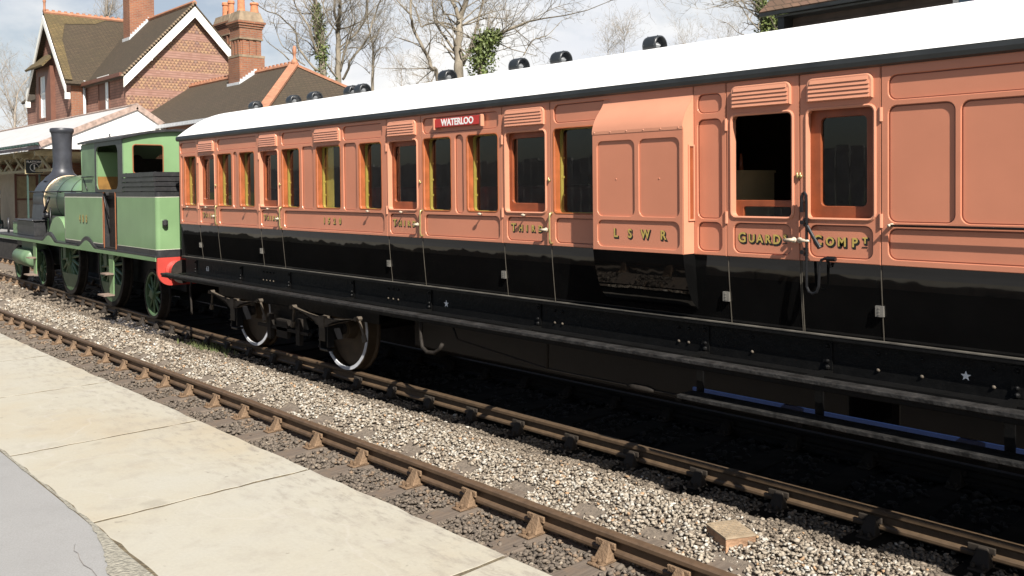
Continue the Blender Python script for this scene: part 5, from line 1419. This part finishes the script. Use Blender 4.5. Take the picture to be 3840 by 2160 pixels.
# platform canopy
can = wthing('platform_canopy', (-50, 11, .76), 'long white roofed platform canopy with a white boarded gable end and lattice brackets', 'canopy')
CX = -32.6; FY, RYC, BY = 8.80, 11.94, 12.97
ZE, ZR, ZBk = 3.98, 5.37, 4.66
mb = MB()
slab_quad(mb, (CX+.02, FY-.1, ZE), (-80, FY-.1, ZE), (-80, RYC, ZR), (CX+.02, RYC, ZR), .05)
slab_quad(mb, (CX+.02, BY, ZBk), (-80, BY, ZBk), (-80, RYC, ZR), (CX+.02, RYC, ZR), .05)
mb.build('canopy_roof', M['canopy_roof'], can)
mb = MB(); mb.tube([(CX+.05, RYC, ZR+.02), (-80, RYC, ZR+.02)], .05, 8)
mb.build('canopy_ridge', M['barge_pink'], can)
mb = MB()
for i in range(120): mb.box(CX-.2-.4*i-.10, CX-.2-.4*i+.06, FY-.16, FY-.06, ZE-.08, ZE-.03)
mb.box(CX, -80, FY-.14, FY-.08, ZE-.11, ZE-.075)
mb.build('canopy_gutter', M['canopy_green'], can)
mb = MB(); mb.box(CX, -80, FY-.06, FY-.02, 3.76, ZE-.115); mb.build('fascia', M['fascia_mauve'], can)
mb = MB(); mb.add([(CX, FY-.02, 3.76), (CX, BY, 3.76), (CX, BY, ZBk-.06), (CX, RYC, ZR-.08), (CX, FY-.02, ZE-.10), (CX-.05, FY-.02, 3.76), (CX-.05, BY, 3.76), (CX-.05, BY, ZBk-.06), (CX-.05, RYC, ZR-.08), (CX-.05, FY-.02, ZE-.10)],
    [(0, 1, 2, 3, 4), (9, 8, 7, 6, 5), (0, 5, 6, 1), (1, 6, 7, 2), (2, 7, 8, 3), (3, 8, 9, 4), (4, 9, 5, 0)])
mb.build('gable_boarding', M['white'], can)
mb = MB()
mb.beam((CX+.04, FY-.08, ZE-.09), (CX+.04, RYC, ZR-.06), .05, .19); mb.beam((CX+.04, BY, ZBk-.04), (CX+.04, RYC, ZR-.06), .05, .19)
mb.build('bargeboard', M['barge_pink'], can)
mb = MB()
for x in np.arange(-33.6, -64, -1.55):
    mb.beam((x, 9.30, 3.12), (x-1.45, 9.30, 3.74), .07, .10); mb.beam((x, 9.36, 3.74), (x-1.45, 9.36, 3.12), .07, .10)
mb.box(CX-.3, -66, 9.27, 9.39, 3.70, 3.80); mb.box(CX-.3, -66, 9.27, 9.39, 3.02, 3.12)
for x in np.arange(-33.4, -64, -2.6): mb.box(x-.05, x+.05, FY-.02, BY, 3.55, 3.70)
mb.build('lattice', M['canopy_cream'], can)
for x in (-41.4, -49.5, -57.5):
    mb = MB(); mb.lathe([(.13, .76), (.13, 1.1), (.085, 1.2), (.075, 2.9), (.14, 2.95), (.14, 3.02)], (x, 9.33, 0), 'Z', 12)
    mb.beam((x, 9.33, 2.45), (x-.7, 9.33, 3.05), .07, .08); mb.beam((x, 9.33, 2.45), (x+.7, 9.33, 3.05), .07, .08)
    mb.build('canopy_post', M['canopy_green'], can, smooth=False)

sg = wthing('platform_sign', (-35.2, 9.24, .76), 'black enamel platform 1 sign on two green posts behind the engine', 'sign')
mb = MB(); mb.box(-35.235, -35.20, 8.96, 9.52, 2.98, 3.47); mb.build('board', M['enamel_dark'], sg)
mb = MB()
for a in ((8.935, 8.96, 2.955, 3.495), (9.52, 9.545, 2.955, 3.495)): mb.box(-35.24, -35.185, a[0], a[1], a[2], a[3])
for a in ((2.955, 2.98), (3.47, 3.495)): mb.box(-35.24, -35.185, 8.96, 9.52, a[0], a[1])
mb.build('sign_frame', M['canopy_cream'], sg)
t = MB(); t.text('PLATFORM', 9.24, 3.385, 0, .105, .001, 'CENTER', .001, .95); t.text('1', 9.24, 3.19, 0, .24, .001, 'CENTER', .006)
t.v = [(-35.198-q[1], q[0], q[2]) for q in t.v]; t.build('lettering', M['white'], sg)
mb = MB(); mb.lathe([(.145, 0), (.145, .003), (.130, .003), (.130, 0)], (-35.1995, 9.24, 3.19), 'X', 28, closed=False); mb.build('ring_mark', M['white'], sg)
for y in (9.03, 9.42):
    mb = MB(); mb.box(-35.27, -35.24, y-.03, y+.03, .76, 3.45); mb.build('sign_post', M['canopy_green'], sg)

kio = wthing('platform_kiosk', (-43.2, 11.5, .76), 'cream boarded kiosk with pale curtained windows under the canopy', 'kiosk')
KX = -42.0
mb = MB(); mb.box(-44.5, KX, 10.28, 12.85, .76, 3.28); mb.build('kiosk_wall', M['board_cream'], kio)
mb = MB()
for i in range(9): mb.box(KX, KX+.02, 10.36, 12.8, .85+.125*i, .945+.125*i)
mb.build('boarding', M['board_cream'], kio)
mb = MB()
for y in (10.28, 11.1, 11.95, 12.8): mb.box(KX, KX+.06, y-.04, y+.04, .78, 3.27)
mb.box(KX, KX+.05, 10.32, 12.76, 1.96, 2.04); mb.box(KX, KX+.05, 10.32, 12.76, 2.98, 3.04)
mb.build('kiosk_frame', M['brown_paint'], kio)
for y in (10.32, 11.14, 11.99):
    mb = MB(); mb.box(KX, KX+.012, y, y+.74, 2.04, 2.98); mb.build('window_pane', M['canopy_cream'], kio)
bw = wthing('brick_wall', (-46.5, 10.5, .76), 'short red brick wall under the canopy carrying enamel adverts', 'wall')
mb = MB(); mb.box(-47.4, -46.2, 9.7, 12.9, .76, 3.55); mb.build('wall', M['brick_orange'], bw)
esn = wthing('enamel_sign', (-46.1, 10.5, 2.2), 'stacked white, yellow and blue enamel sign on the brick wall', 'sign')
for z0, z1, mt in ((2.62, 2.84, 'white'), (2.42, 2.59, 'enamel_yellow'), (2.24, 2.39, 'enamel_blue'), (2.05, 2.21, 'white')):
    mb = MB(); mb.box(-46.19, -46.16, 10.28, 10.85, z0, z1); mb.build('sign_plate', M[mt], esn)
brw = wthing('luggage_barrow', (-43.6, 9.75, .76), 'dark green luggage barrow tipped upright beside the kiosk', 'barrow')
mb = MB()
for y in (9.55, 9.95): mb.beam((-43.1, y, .95), (-43.7, y, 2.25), .06, .07)
for t in np.linspace(.1, .85, 6): mb.beam((-43.1-.6*t, 9.55, .95+1.3*t), (-43.1-.6*t, 9.95, .95+1.3*t), .05, .05)
mb.beam((-43.1, 9.55, .80), (-42.8, 9.55, .80), .05, .05); mb.beam((-43.1, 9.95, .8), (-42.8, 9.95, .8), .05, .05)
mb.build('barrow_frame', M['canopy_green'], brw)
mb = MB()
for y in (9.5, 10.0): mb.lathe([(.16, -.025), (.18, -.02), (.18, .02), (.16, .025)], (-43.1, y, .94), 'Y', 18)
mb.build('barrow_wheel', M['black_iron'], brw)
mb = MB(); mb.box(-43.62, -43.25, 9.58, 9.92, 1.0, 1.9); mb.build('trunk', M['black_iron'], brw, bevel=.03)

# timber building behind the carriage on the right
tb = wthing('timber_building', (0, 18, .6), 'dark brown timber building with a tiled roof and one pale window behind the carriage', 'building')
mb = MB(); mb.box(-8.70, 12, 15, 22, .6, 5.50)
mb.build('wall', M['timber_dark'], tb)
mb = MB()
for i in range(40): mb.box(-8.70, 12, 14.985, 14.9995, .7+.12*i, .81+.12*i)
mb.build('boarding', M['timber_dark'], tb)
mb = MB(); ey, ez = 14.62, 5.50
slab_quad(mb, (-9.1, ey, ez), (12.4, ey, ez), (12.4, 18.5, 8.2), (-9.1, 18.5, 8.2), .06); slab_quad(mb, (-9.1, 22.4, ez), (12.4, 22.4, ez), (12.4, 18.5, 8.2), (-9.1, 18.5, 8.2), .14)
mb.build('roof', M['roof_brown'], tb)
mb = MB(); mb.box(-9.05, 12.3, 14.54, 14.62, 5.40, 5.46); mb.box(-8.75, -8.62, 14.68, 15.0, 5.05, 5.40); mb.box(-8.8, 12, 14.66, 14.98, 5.36, 5.40); mb.build('gutter', M['gutter'], tb)
w = MB(); w.box(-5.78, -5.70, 14.93, 14.98, 3.9, 5.36); w.box(-5.16, -5.08, 14.93, 14.98, 3.9, 5.36); w.box(-5.70, -5.16, 14.93, 14.98, 5.28, 5.36); w.box(-5.7, -5.16, 14.93, 14.98, 3.9, 3.98)
w = w.build('window', M['white'], tb)
mb = MB(); mb.box(-5.70, -5.16, 14.955, 14.965, 3.98, 5.28)
t_ = NT('sky_pane'); t_.col((0.10, 0.16, 0.23)); t_.set(0.05, spec=0.9); mb.build('pane', t_.m, w)

# dark board fence behind the photographer, seen only as a reflection in paint and glass
fen = wthing('board_fence', (-5, -8, 0), 'tall grey board fence along the back of the near platform', 'fence')
mb = MB()
for i in range(150): mb.box(-40+.36*i, -40+.36*i+.33, -8.03, -8.0, .74, 3.2+.05*math.sin(i*1.7))
mb.build('boards', M['fence_grey'], fen)
mb = MB(); mb.box(-40, 14, -8.10, -8.03, 2.6, 2.72); mb.box(-40, 14, -8.1, -8.03, 1.2, 1.32); mb.build('rail', M['timber_dark'], fen)

# passenger at the second compartment window
per = wthing('person', (-13.62, 6.62, 1.25), 'person in a dark coat seated behind a window at the far end of the carriage', 'person')
def skin_body(name, verts, edges, rads, mat, parent, root=0):
    me = bpy.data.meshes.new(name); me.from_pydata(verts, edges, []); me.materials.append(mat)
    o = bpy.data.objects.new(name, me); C.objects.link(o); o.parent = parent
    if parent.name in WORLD_THINGS: o.matrix_parent_inverse = Matrix.Translation(-Vector(parent.location))
    me.update(); o.modifiers.new('skin', 'SKIN')
    lay = me.skin_vertices[0].data if me.skin_vertices else None
    if lay is None:
        bm = bmesh.new(); bm.from_mesh(me); bm.verts.layers.skin.verify(); bm.to_mesh(me); bm.free(); lay = me.skin_vertices[0].data
    for i, r_ in enumerate(rads): lay[i].radius = (r_, r_) if not hasattr(r_, '__len__') else r_
    lay[root].use_root = True
    s_ = o.modifiers.new('sub', 'SUBSURF'); s_.levels = 2; s_.render_levels = 2
    for p in me.polygons: p.use_smooth = True
    return o
X, Y, Z = -13.62, 6.62, 1.72
# seated facing along the train (-x): pelvis, spine, neck, head, arms, legs; one continuous surface
V = [(X, Y, Z), (X+.03, Y, Z+.22), (X+.03, Y, Z+.42), (X+.02, Y, Z+.54), (X-.01, Y, Z+.62), (X-.03, Y, Z+.72), (X-.02, Y, Z+.82),
     (X+.03, Y-.19, Z+.47), (X-.01, Y-.24, Z+.22), (X-.22, Y-.18, Z+.14), (X-.30, Y-.15, Z+.15),
     (X+.03, Y+.19, Z+.47), (X-.01, Y+.24, Z+.22), (X-.22, Y+.18, Z+.14), (X-.30, Y+.15, Z+.15),
     (X-.05, Y-.10, Z-.01), (X-.42, Y-.11, Z+.01), (X-.43, Y-.11, Z-.40), (X-.55, Y-.11, Z-.44),
     (X-.05, Y+.10, Z-.01), (X-.42, Y+.11, Z+.01), (X-.43, Y+.11, Z-.40), (X-.55, Y+.11, Z-.44)]
Ed = [(0, 1), (1, 2), (2, 3), (3, 4), (4, 5), (5, 6), (2, 7), (7, 8), (8, 9), (9, 10), (2, 11), (11, 12), (12, 13), (13, 14), (0, 15), (15, 16), (16, 17), (17, 18), (0, 19), (19, 20), (20, 21), (21, 22)]
Rd = [.15, .14, .15, .075, .058, .088, .075, .075, .055, .042, .034, .075, .055, .042, .034, .09, .065, .05, .045, .09, .065, .05, .045]
body = skin_body('body', V, Ed, Rd, M['skin'], per)
mb = MB(); mb.lathe([(.085, .84), (.17, .80), (.20, .72), (.165, .50), (.15, .30), (.17, .05), (.18, -.05)], (X+.02, Y, Z-.35), 'Z', 16, closed=False)
mb.tube([(X+.03, Y-.18, Z+.46), (X-.01, Y-.245, Z+.22), (X-.23, Y-.18, Z+.14)], [.095, .075, .055], 10); mb.tube([(X+.03, Y+.18, Z+.46), (X-.01, Y+.245, Z+.22), (X-.23, Y+.18, Z+.14)], [.095, .075, .055], 10)
mb.tube([(X-.02, Y-.10, Z), (X-.43, Y-.11, Z+.02), (X-.44, Y-.11, Z-.40)], [.11, .085, .07], 10); mb.tube([(X-.02, Y+.10, Z), (X-.43, Y+.11, Z+.02), (X-.44, Y+.11, Z-.40)], [.11, .085, .07], 10)
mb.build('coat', M['coat'], per, smooth=True)
mb = MB(); mb.sphere((X+.01, Y, Z+.79), .105, 12, 8, (1.0, .85, .85)); mb.build('hair', M['hair'], per, smooth=True)
# ================================================================== TREES
def P4(u, v, ox, oy, s): return (ox+u/s, oy+v/s)
class Tree:
    def __init__(s, name, label, base, seed, depth, bark='bark', group='bare trees behind the station'):
        s.e = wthing(name, base, label, 'tree', group); s.tr = MB(); s.tw = MB(); s.r = random.Random(seed); s.depth = depth; s.bark = bark; s.leaf = []
    def limb(s, pts, r0, r1, twigs=1.0, n=7, first=True):
        """pts: photo pixels of a traced limb at the tree's own distance, given small wander in depth"""
        k = len(pts); w = []
        d = s.depth
        for i, (u, v) in enumerate(pts):
            if i: d += s.r.uniform(-.5, .5)*first
            w.append(at(u, v, d))
        return s.limb3(w, r0, r1, twigs, n)
    def limb3(s, w, r0, r1, twigs=1.0, n=7):
        r0 *= .52; r1 *= .5
        # smooth the polyline
        q = []
        for i in range(len(w)-1):
            a = w[max(i-1, 0)]; b = w[i]; c = w[i+1]; e = w[min(i+2, len(w)-1)]
            for t in (0, .25, .5, .75):
                q.append(.5*((2*b)+(c-a)*t+(2*a-5*b+4*c-e)*t*t+(3*b-a-3*c+e)*t**3))
        q.append(w[-1]); m = len(q)
        for i in range(1, m-1): q[i] = q[i]+Vector((s.r.gauss(0, 1), s.r.gauss(0, 1), s.r.gauss(0, .5)))*r0*.12
        rs = [r0+(r1-r0)*i/(m-1) for i in range(m)]
        s.tr.smooth = True; s.tr.tube(q, rs, n)
        L = sum((q[i+1]-q[i]).length for i in range(m-1))
        for _ in range(int(L*2.6*twigs)):
            i = s.r.randint(max(1, int(m*.15)), m-2); dr = (q[i+1]-q[i]).normalized()
            s.branch(q[i], dr, s.r.uniform(.25, .6)*min(L, 7)*.55, max(rs[i]*s.r.uniform(.22, .42), .014), 0)
        s.branch(q[-1], (q[-1]-q[-2]).normalized(), min(3.5, L*.5), r1, 0, True)
        return q
    def branch(s, p, dr, L, rad, lvl, straight=False):
        r = s.r
        rad = max(rad, .006)
        if L < .25: return
        if not straight:
            side = Vector((r.gauss(0, 1), r.gauss(0, 1), r.gauss(0, .7))); side -= dr*side.dot(dr)
            if side.length < .01: return
            d = (dr*r.uniform(.4, .9)+side.normalized()*r.uniform(.6, 1.0)+Vector((0, 0, .25))).normalized()
        else: d = dr.copy()
        n = 4 if lvl < 2 else 3; pts = [p.copy()]; cur = p.copy()
        for i in range(n):
            d = (d+Vector((r.gauss(0, .22), r.gauss(0, .22), r.gauss(0, .18)+.05))).normalized()
            cur = cur+d*(L/n); pts.append(cur.copy())
        mb = s.tr if lvl == 0 and rad > .035 else s.tw
        mb.smooth = False
        mb.tube(pts, [rad*(1-.75*i/n) for i in range(n+1)], 5 if rad > .03 else (4 if rad > .015 else 3), caps=False)
        if lvl < 3:
            k = int({0: 6, 1: 5, 2: 4}[lvl]*r.uniform(.7, 1.3))
            for _ in range(k):
                i = r.randint(1, n); t = pts[i]
                s.branch(t, d if i == n else (pts[min(i+1, n)]-pts[i-1]).normalized(), L*r.uniform(.35, .62), rad*r.uniform(.35, .6)*(1-.4*i/n), lvl+1)
    def ivy(s, q, r, n, c=((.075, .11, .032), (.17, .20, .065))):
        """leaf faces clustered round a limb"""
        mb = MB(); cols = []
        for _ in range(n):
            t = s.r.random()*(len(q)-1); i = int(t); p = q[i].lerp(q[min(i+1, len(q)-1)], t-i)
            rr_ = (r[0]+(r[1]-r[0])*t/(len(q)-1)) if hasattr(r, '__len__') else r
            o = Vector((s.r.gauss(0, 1), s.r.gauss(0, 1), s.r.gauss(0, 1))).normalized()*rr_*(s.r.random()**.55)*(.55+1.0*abs(mnoise.noise(p*1.7+Vector((s.r.random()*.3, 0, 0)))))*1.25
            p = p+o; a = Vector((s.r.gauss(0, 1), s.r.gauss(0, 1), s.r.gauss(0, 1))).normalized(); b = a.cross(o+Vector((.01, .02, .03))).normalized(); z = s.r.uniform(.035, .085)
            mb.add([p-a*z, p+b*z*.6, p+a*z, p-b*z*.6], [(0, 1, 2, 3)])
            f = s.r.random(); g = s.r.uniform(.6, 1.2); cols += [tuple((c[0][k]+(c[1][k]-c[0][k])*f)*g for k in range(3))+(1,)]*4
        o = mb.build('ivy', M['ivy'], s.e, fix=False)
        at_ = o.data.attributes.new('tint', 'FLOAT_COLOR', 'POINT'); at_.data.foreach_set('color', [x for cc in cols for x in cc])
    def done(s):
        s.tr.build('trunk', M[s.bark], s.e, fix=False)
        if s.tw.f: s.tw.build('crown', M[s.bark], s.e, fix=False)
def gnd(u, depth):
    p = at(u, 900, depth); return (p.x, p.y, -.4)
def px(lst, ox, oy, sc): return [P4(a, b, ox, oy, sc) for a, b in lst]
K5 = (1000, 0, 4.83); K4 = (1300, 0, 2.8622); K0 = (2200, 0, 2.8622); K1 = (0, 0, 3.0188)
# A: ivy clad tree behind the hipped roof
t = Tree('bare_tree', 'bare tree with a thick ivy clad trunk rising behind the hipped roof', gnd(1215, 40), 11, 40)
q = t.limb([(1220, 620)]+px([(1010, 1300), (990, 900), (960, 600), (920, 300), (880, 0), (850, -300), (860, -600)], *K5), .34, .10, 1.0)
t.ivy(q[:20], (.50, .24), 2600)
t.limb(px([(960, 1290), (830, 1200), (600, 900), (560, 800), (530, 600), (470, 500), (340, 390), (200, 260), (0, 200), (-200, 60)], *K5), .11, .04, 1.3)
t.limb(px([(900, 960), (830, 700), (760, 480), (620, 260), (520, 90), (420, -200)], *K5), .11, .04, 1.5)
t.limb(px([(930, 1000), (760, 770), (640, 700), (500, 560), (380, 530)], *K5), .06, .02, 1.3)
t.limb(px([(690, 1180), (560, 1090), (420, 930), (280, 820), (190, 600), (120, 380)], *K5), .06, .025, 1.2)
t.limb(px([(410, 1090), (270, 950), (100, 830), (0, 740)], *K5), .06, .025, 1.0)
t.limb(px([(900, 330), (780, 200), (690, 60), (600, -150)], *K5), .08, .03, 1.6)
t.limb(px([(980, 330), (1030, 230), (1030, 50), (1120, -200)], *K5), .07, .03, 1.4)
t.done()
# B: twin stemmed tree
t = Tree('bare_tree', 'bare twin stemmed grey tree beside the ivy clad one', gnd(1272, 42), 12, 42)
t.limb([(1272, 620)]+px([(1300, 1440), (1290, 1000), (1295, 600), (1290, 420), (1330, 200), (1330, 0), (1360, -300)], *K5), .30, .10, 1.0)
t.limb(px([(1285, 400), (1230, 240), (1230, 0), (1190, -250)], *K5), .15, .05, 1.4)
t.limb(px([(1330, 1300), (1420, 930), (1500, 720), (1640, 580), (1790, 330), (1815, 0), (1830, -250)], *K5), .13, .05, 1.1)
t.limb(px([(1380, 1440), (1480, 1250), (1510, 1100), (1700, 880), (1860, 620), (1900, 440), (1970, 250), (2050, 0), (2120, -250)], *K5), .12, .05, 1.0)
t.limb(px([(1490, 870), (1600, 860), (1740, 880), (1850, 780), (1900, 720)], *K5), .06, .03, .8)
t.limb(px([(1430, 930), (1540, 560), (1590, 380), (1530, 200), (1520, 0)], *K5), .06, .025, 1.2)
t.limb(px([(1270, 560), (1150, 420), (1090, 250), (1010, 60), (960, -100)], *K5), .07, .03, 1.4)
t.limb(px([(1790, 330), (1900, 190), (2060, 40), (2200, -100)], *K5), .06, .025, 1.2)
t.done()
# C: slimmer reddish tree
t = Tree('bare_tree', 'slim bare reddish tree right of the twin stemmed one', gnd(1398, 44), 13, 44)
t.limb([(1398, 620)]+px([(1915, 1449), (1930, 1100), (1925, 820), (1890, 720), (1860, 560), (1830, 360)], *K5), .16, .05, 1.6)
t.limb(px([(1930, 800), (2000, 660), (2060, 480), (2140, 380), (2200, 260)], *K5), .07, .02, 1.6)
t.limb(px([(1950, 960), (2060, 870), (2160, 860), (2290, 1000), (2370, 1200)], *K5), .04, .015, 1.4)
t.limb(px([(1870, 1330), (1750, 1220), (1600, 1120)], *K5), .04, .02, 1.2)
t.done()
# D: large spreading tree above the carriage
t = Tree('bare_tree', 'large bare grey tree with a forked trunk above the carriage roof', gnd(1722, 36), 14, 36)
t.limb([(1722, 620)]+px([(1205, 800), (1195, 650), (1205, 400), (1215, 200), (1290, 0), (1320, -250)], *K4), .42, .16, .7)
t.limb(px([(1210, 210), (1170, 90), (1120, 0), (1060, -200)], *K4), .20, .08, 1.3)
t.limb(px([(1175, 600), (1150, 540), (1070, 420), (990, 310), (940, 200), (925, 0), (935, -200)], *K4), .13, .05, 1.0)
t.limb(px([(1180, 320), (1120, 265), (1060, 250), (960, 245), (860, 262), (800, 285), (770, 180), (735, 90), (690, 10)], *K4), .09, .04, .9)
t.limb(px([(1185, 180), (1120, 155), (1040, 150), (1030, 80), (1010, 0)], *K4), .07, .03, 1.0)
t.limb(px([(1245, 700), (1330, 500), (1370, 380), (1405, 250), (1440, 110), (1470, 0), (1490, -200)], *K4), .15, .06, .9)
t.limb(px([(1235, 270), (1330, 250), (1440, 210), (1560, 190), (1720, 200), (1860, 130)], *K4), .07, .025, 1.3)
t.limb(px([(1260, 610), (1220, 520), (1310, 590), (1370, 650)], *K4), .09, .05, .4)
t.done()
# E: leaning thin tree left of it
t = Tree('bare_tree', 'thin bare tree leaning left in front of the large forked tree', gnd(1655, 34), 15, 34)
t.limb([(1690, 620)]+px([(975, 830), (915, 740), (870, 610), (800, 480), (730, 340), (690, 180), (690, 0), (700, -200)], *K4), .17, .08, .6)
t.limb(px([(680, 150), (600, 70), (530, -10), (450, -120)], *K4), .07, .03, 1.5)
t.limb(px([(735, 350), (770, 230), (740, 110), (690, 20)], *K4), .03, .02, .6)
t.done()
# F: ivy stump with a bough
t = Tree('ivy_tree', 'ivy smothered stub of a tree with a bare bough reaching right', gnd(1800, 33), 16, 33)
q = t.limb([(1810, 620)]+px([(1440, 760), (1455, 620), (1460, 480), (1500, 420), (1560, 410), (1620, 380), (1750, 310), (1900, 250), (2100, 200)], *K4), .26, .05, .9)
t.ivy(q[2:16], (.74, .46), 2400, ((.075, .105, .03), (.155, .19, .06))); t.ivy(q[16:26], .28, 900)
t.limb(px([(1640, 370), (1760, 320), (1950, 240), (2150, 120), (2300, 60)], *K4), .05, .02, 1.6)
t.limb(px([(1900, 590), (1940, 520), (2000, 430), (2150, 380), (2280, 250)], *K4), .05, .02, 1.8)
t.limb(px([(1530, 400), (1525, 250), (1535, 130), (1600, 30)], *K4), .04, .02, 1.8)
t.limb(px([(1560, 570), (1680, 530), (1800, 500), (1990, 480)], *K4), .03, .015, 1.8)
t.done()
# G: ivy clad tree beside the timber building
t = Tree('bare_tree', 'bare tree with ivy on its trunk beside the dark timber building', gnd(2880, 30), 17, 30)
q = t.limb([(2890, 620)]+px([(2010, 420), (1960, 320), (1900, 150), (1850, 0), (1800, -200)], *K0), .20, .10, 1.2)
t.ivy(q, (.42, .25), 2600)
q2 = t.limb(px([(1950, 330), (2040, 260), (2120, 200), (2180, 150)], *K0), .10, .05, .5)
t.ivy(q2, (.42, .30), 1500); t.ivy([at(*P4(1960, 60, *K0), 30), at(*P4(2000, 180, *K0), 30)], .45, 900)
t.limb(px([(1890, 340), (1790, 260), (1720, 170), (1650, 60), (1550, -40)], *K0), .05, .025, 2.6)
t.limb(px([(1850, 70), (1760, 20), (1600, 10), (1420, 60), (1270, 100)], *K0), .04, .015, 2.8)
t.limb(px([(1690, 375), (1610, 340), (1530, 260), (1400, 210)], *K0), .03, .012, 2.6)
t.done()
# H: far trees on the left behind the wing, and twiggy tops on the skyline
for lab, u, v, dep, seed, sc in (('hazy bare tree at the left edge beyond the canopy', 60, 480, 75, 21, 1.0), ('hazy bare tree between the canopy and the house wing', 110, 430, 90, 22, .9), ('hazy bare treetop behind the house ridge', 400, 120, 70, 23, .8)):
    t = Tree('bare_tree', lab, gnd(u, dep), seed, dep, 'bark_pale')
    t.limb([(u, 640), (u+2, v+60), (u-6, v-30), (u+6, v-130)], .30, .10, 1.5)
    for k in range(4):
        a = t.r.uniform(-110, 110)*sc; t.limb([(u, v+30-30*k), (u+a*.4, v-30-30*k), (u+a, v-90*sc-40*k), (u+a*1.3, v-160*sc-30*k)], .10, .03, 1.6)
    t.done()
for i, (u, v) in enumerate(((2275, 150), (2335, 130), (2560, 170), (2720, 165), (1500, 270), (1600, 275))):
    t = Tree('bare_sapling', 'faint twiggy bare treetop on the skyline above the carriage roof', gnd(u, 80), 40+i, 80, 'bark_pale', 'twiggy tops on the skyline')
    t.limb([(u, 640), (u, v+120), (u+6, v+40), (u+3, v-10)], .10, .03, 1.1, 5)
    t.done()
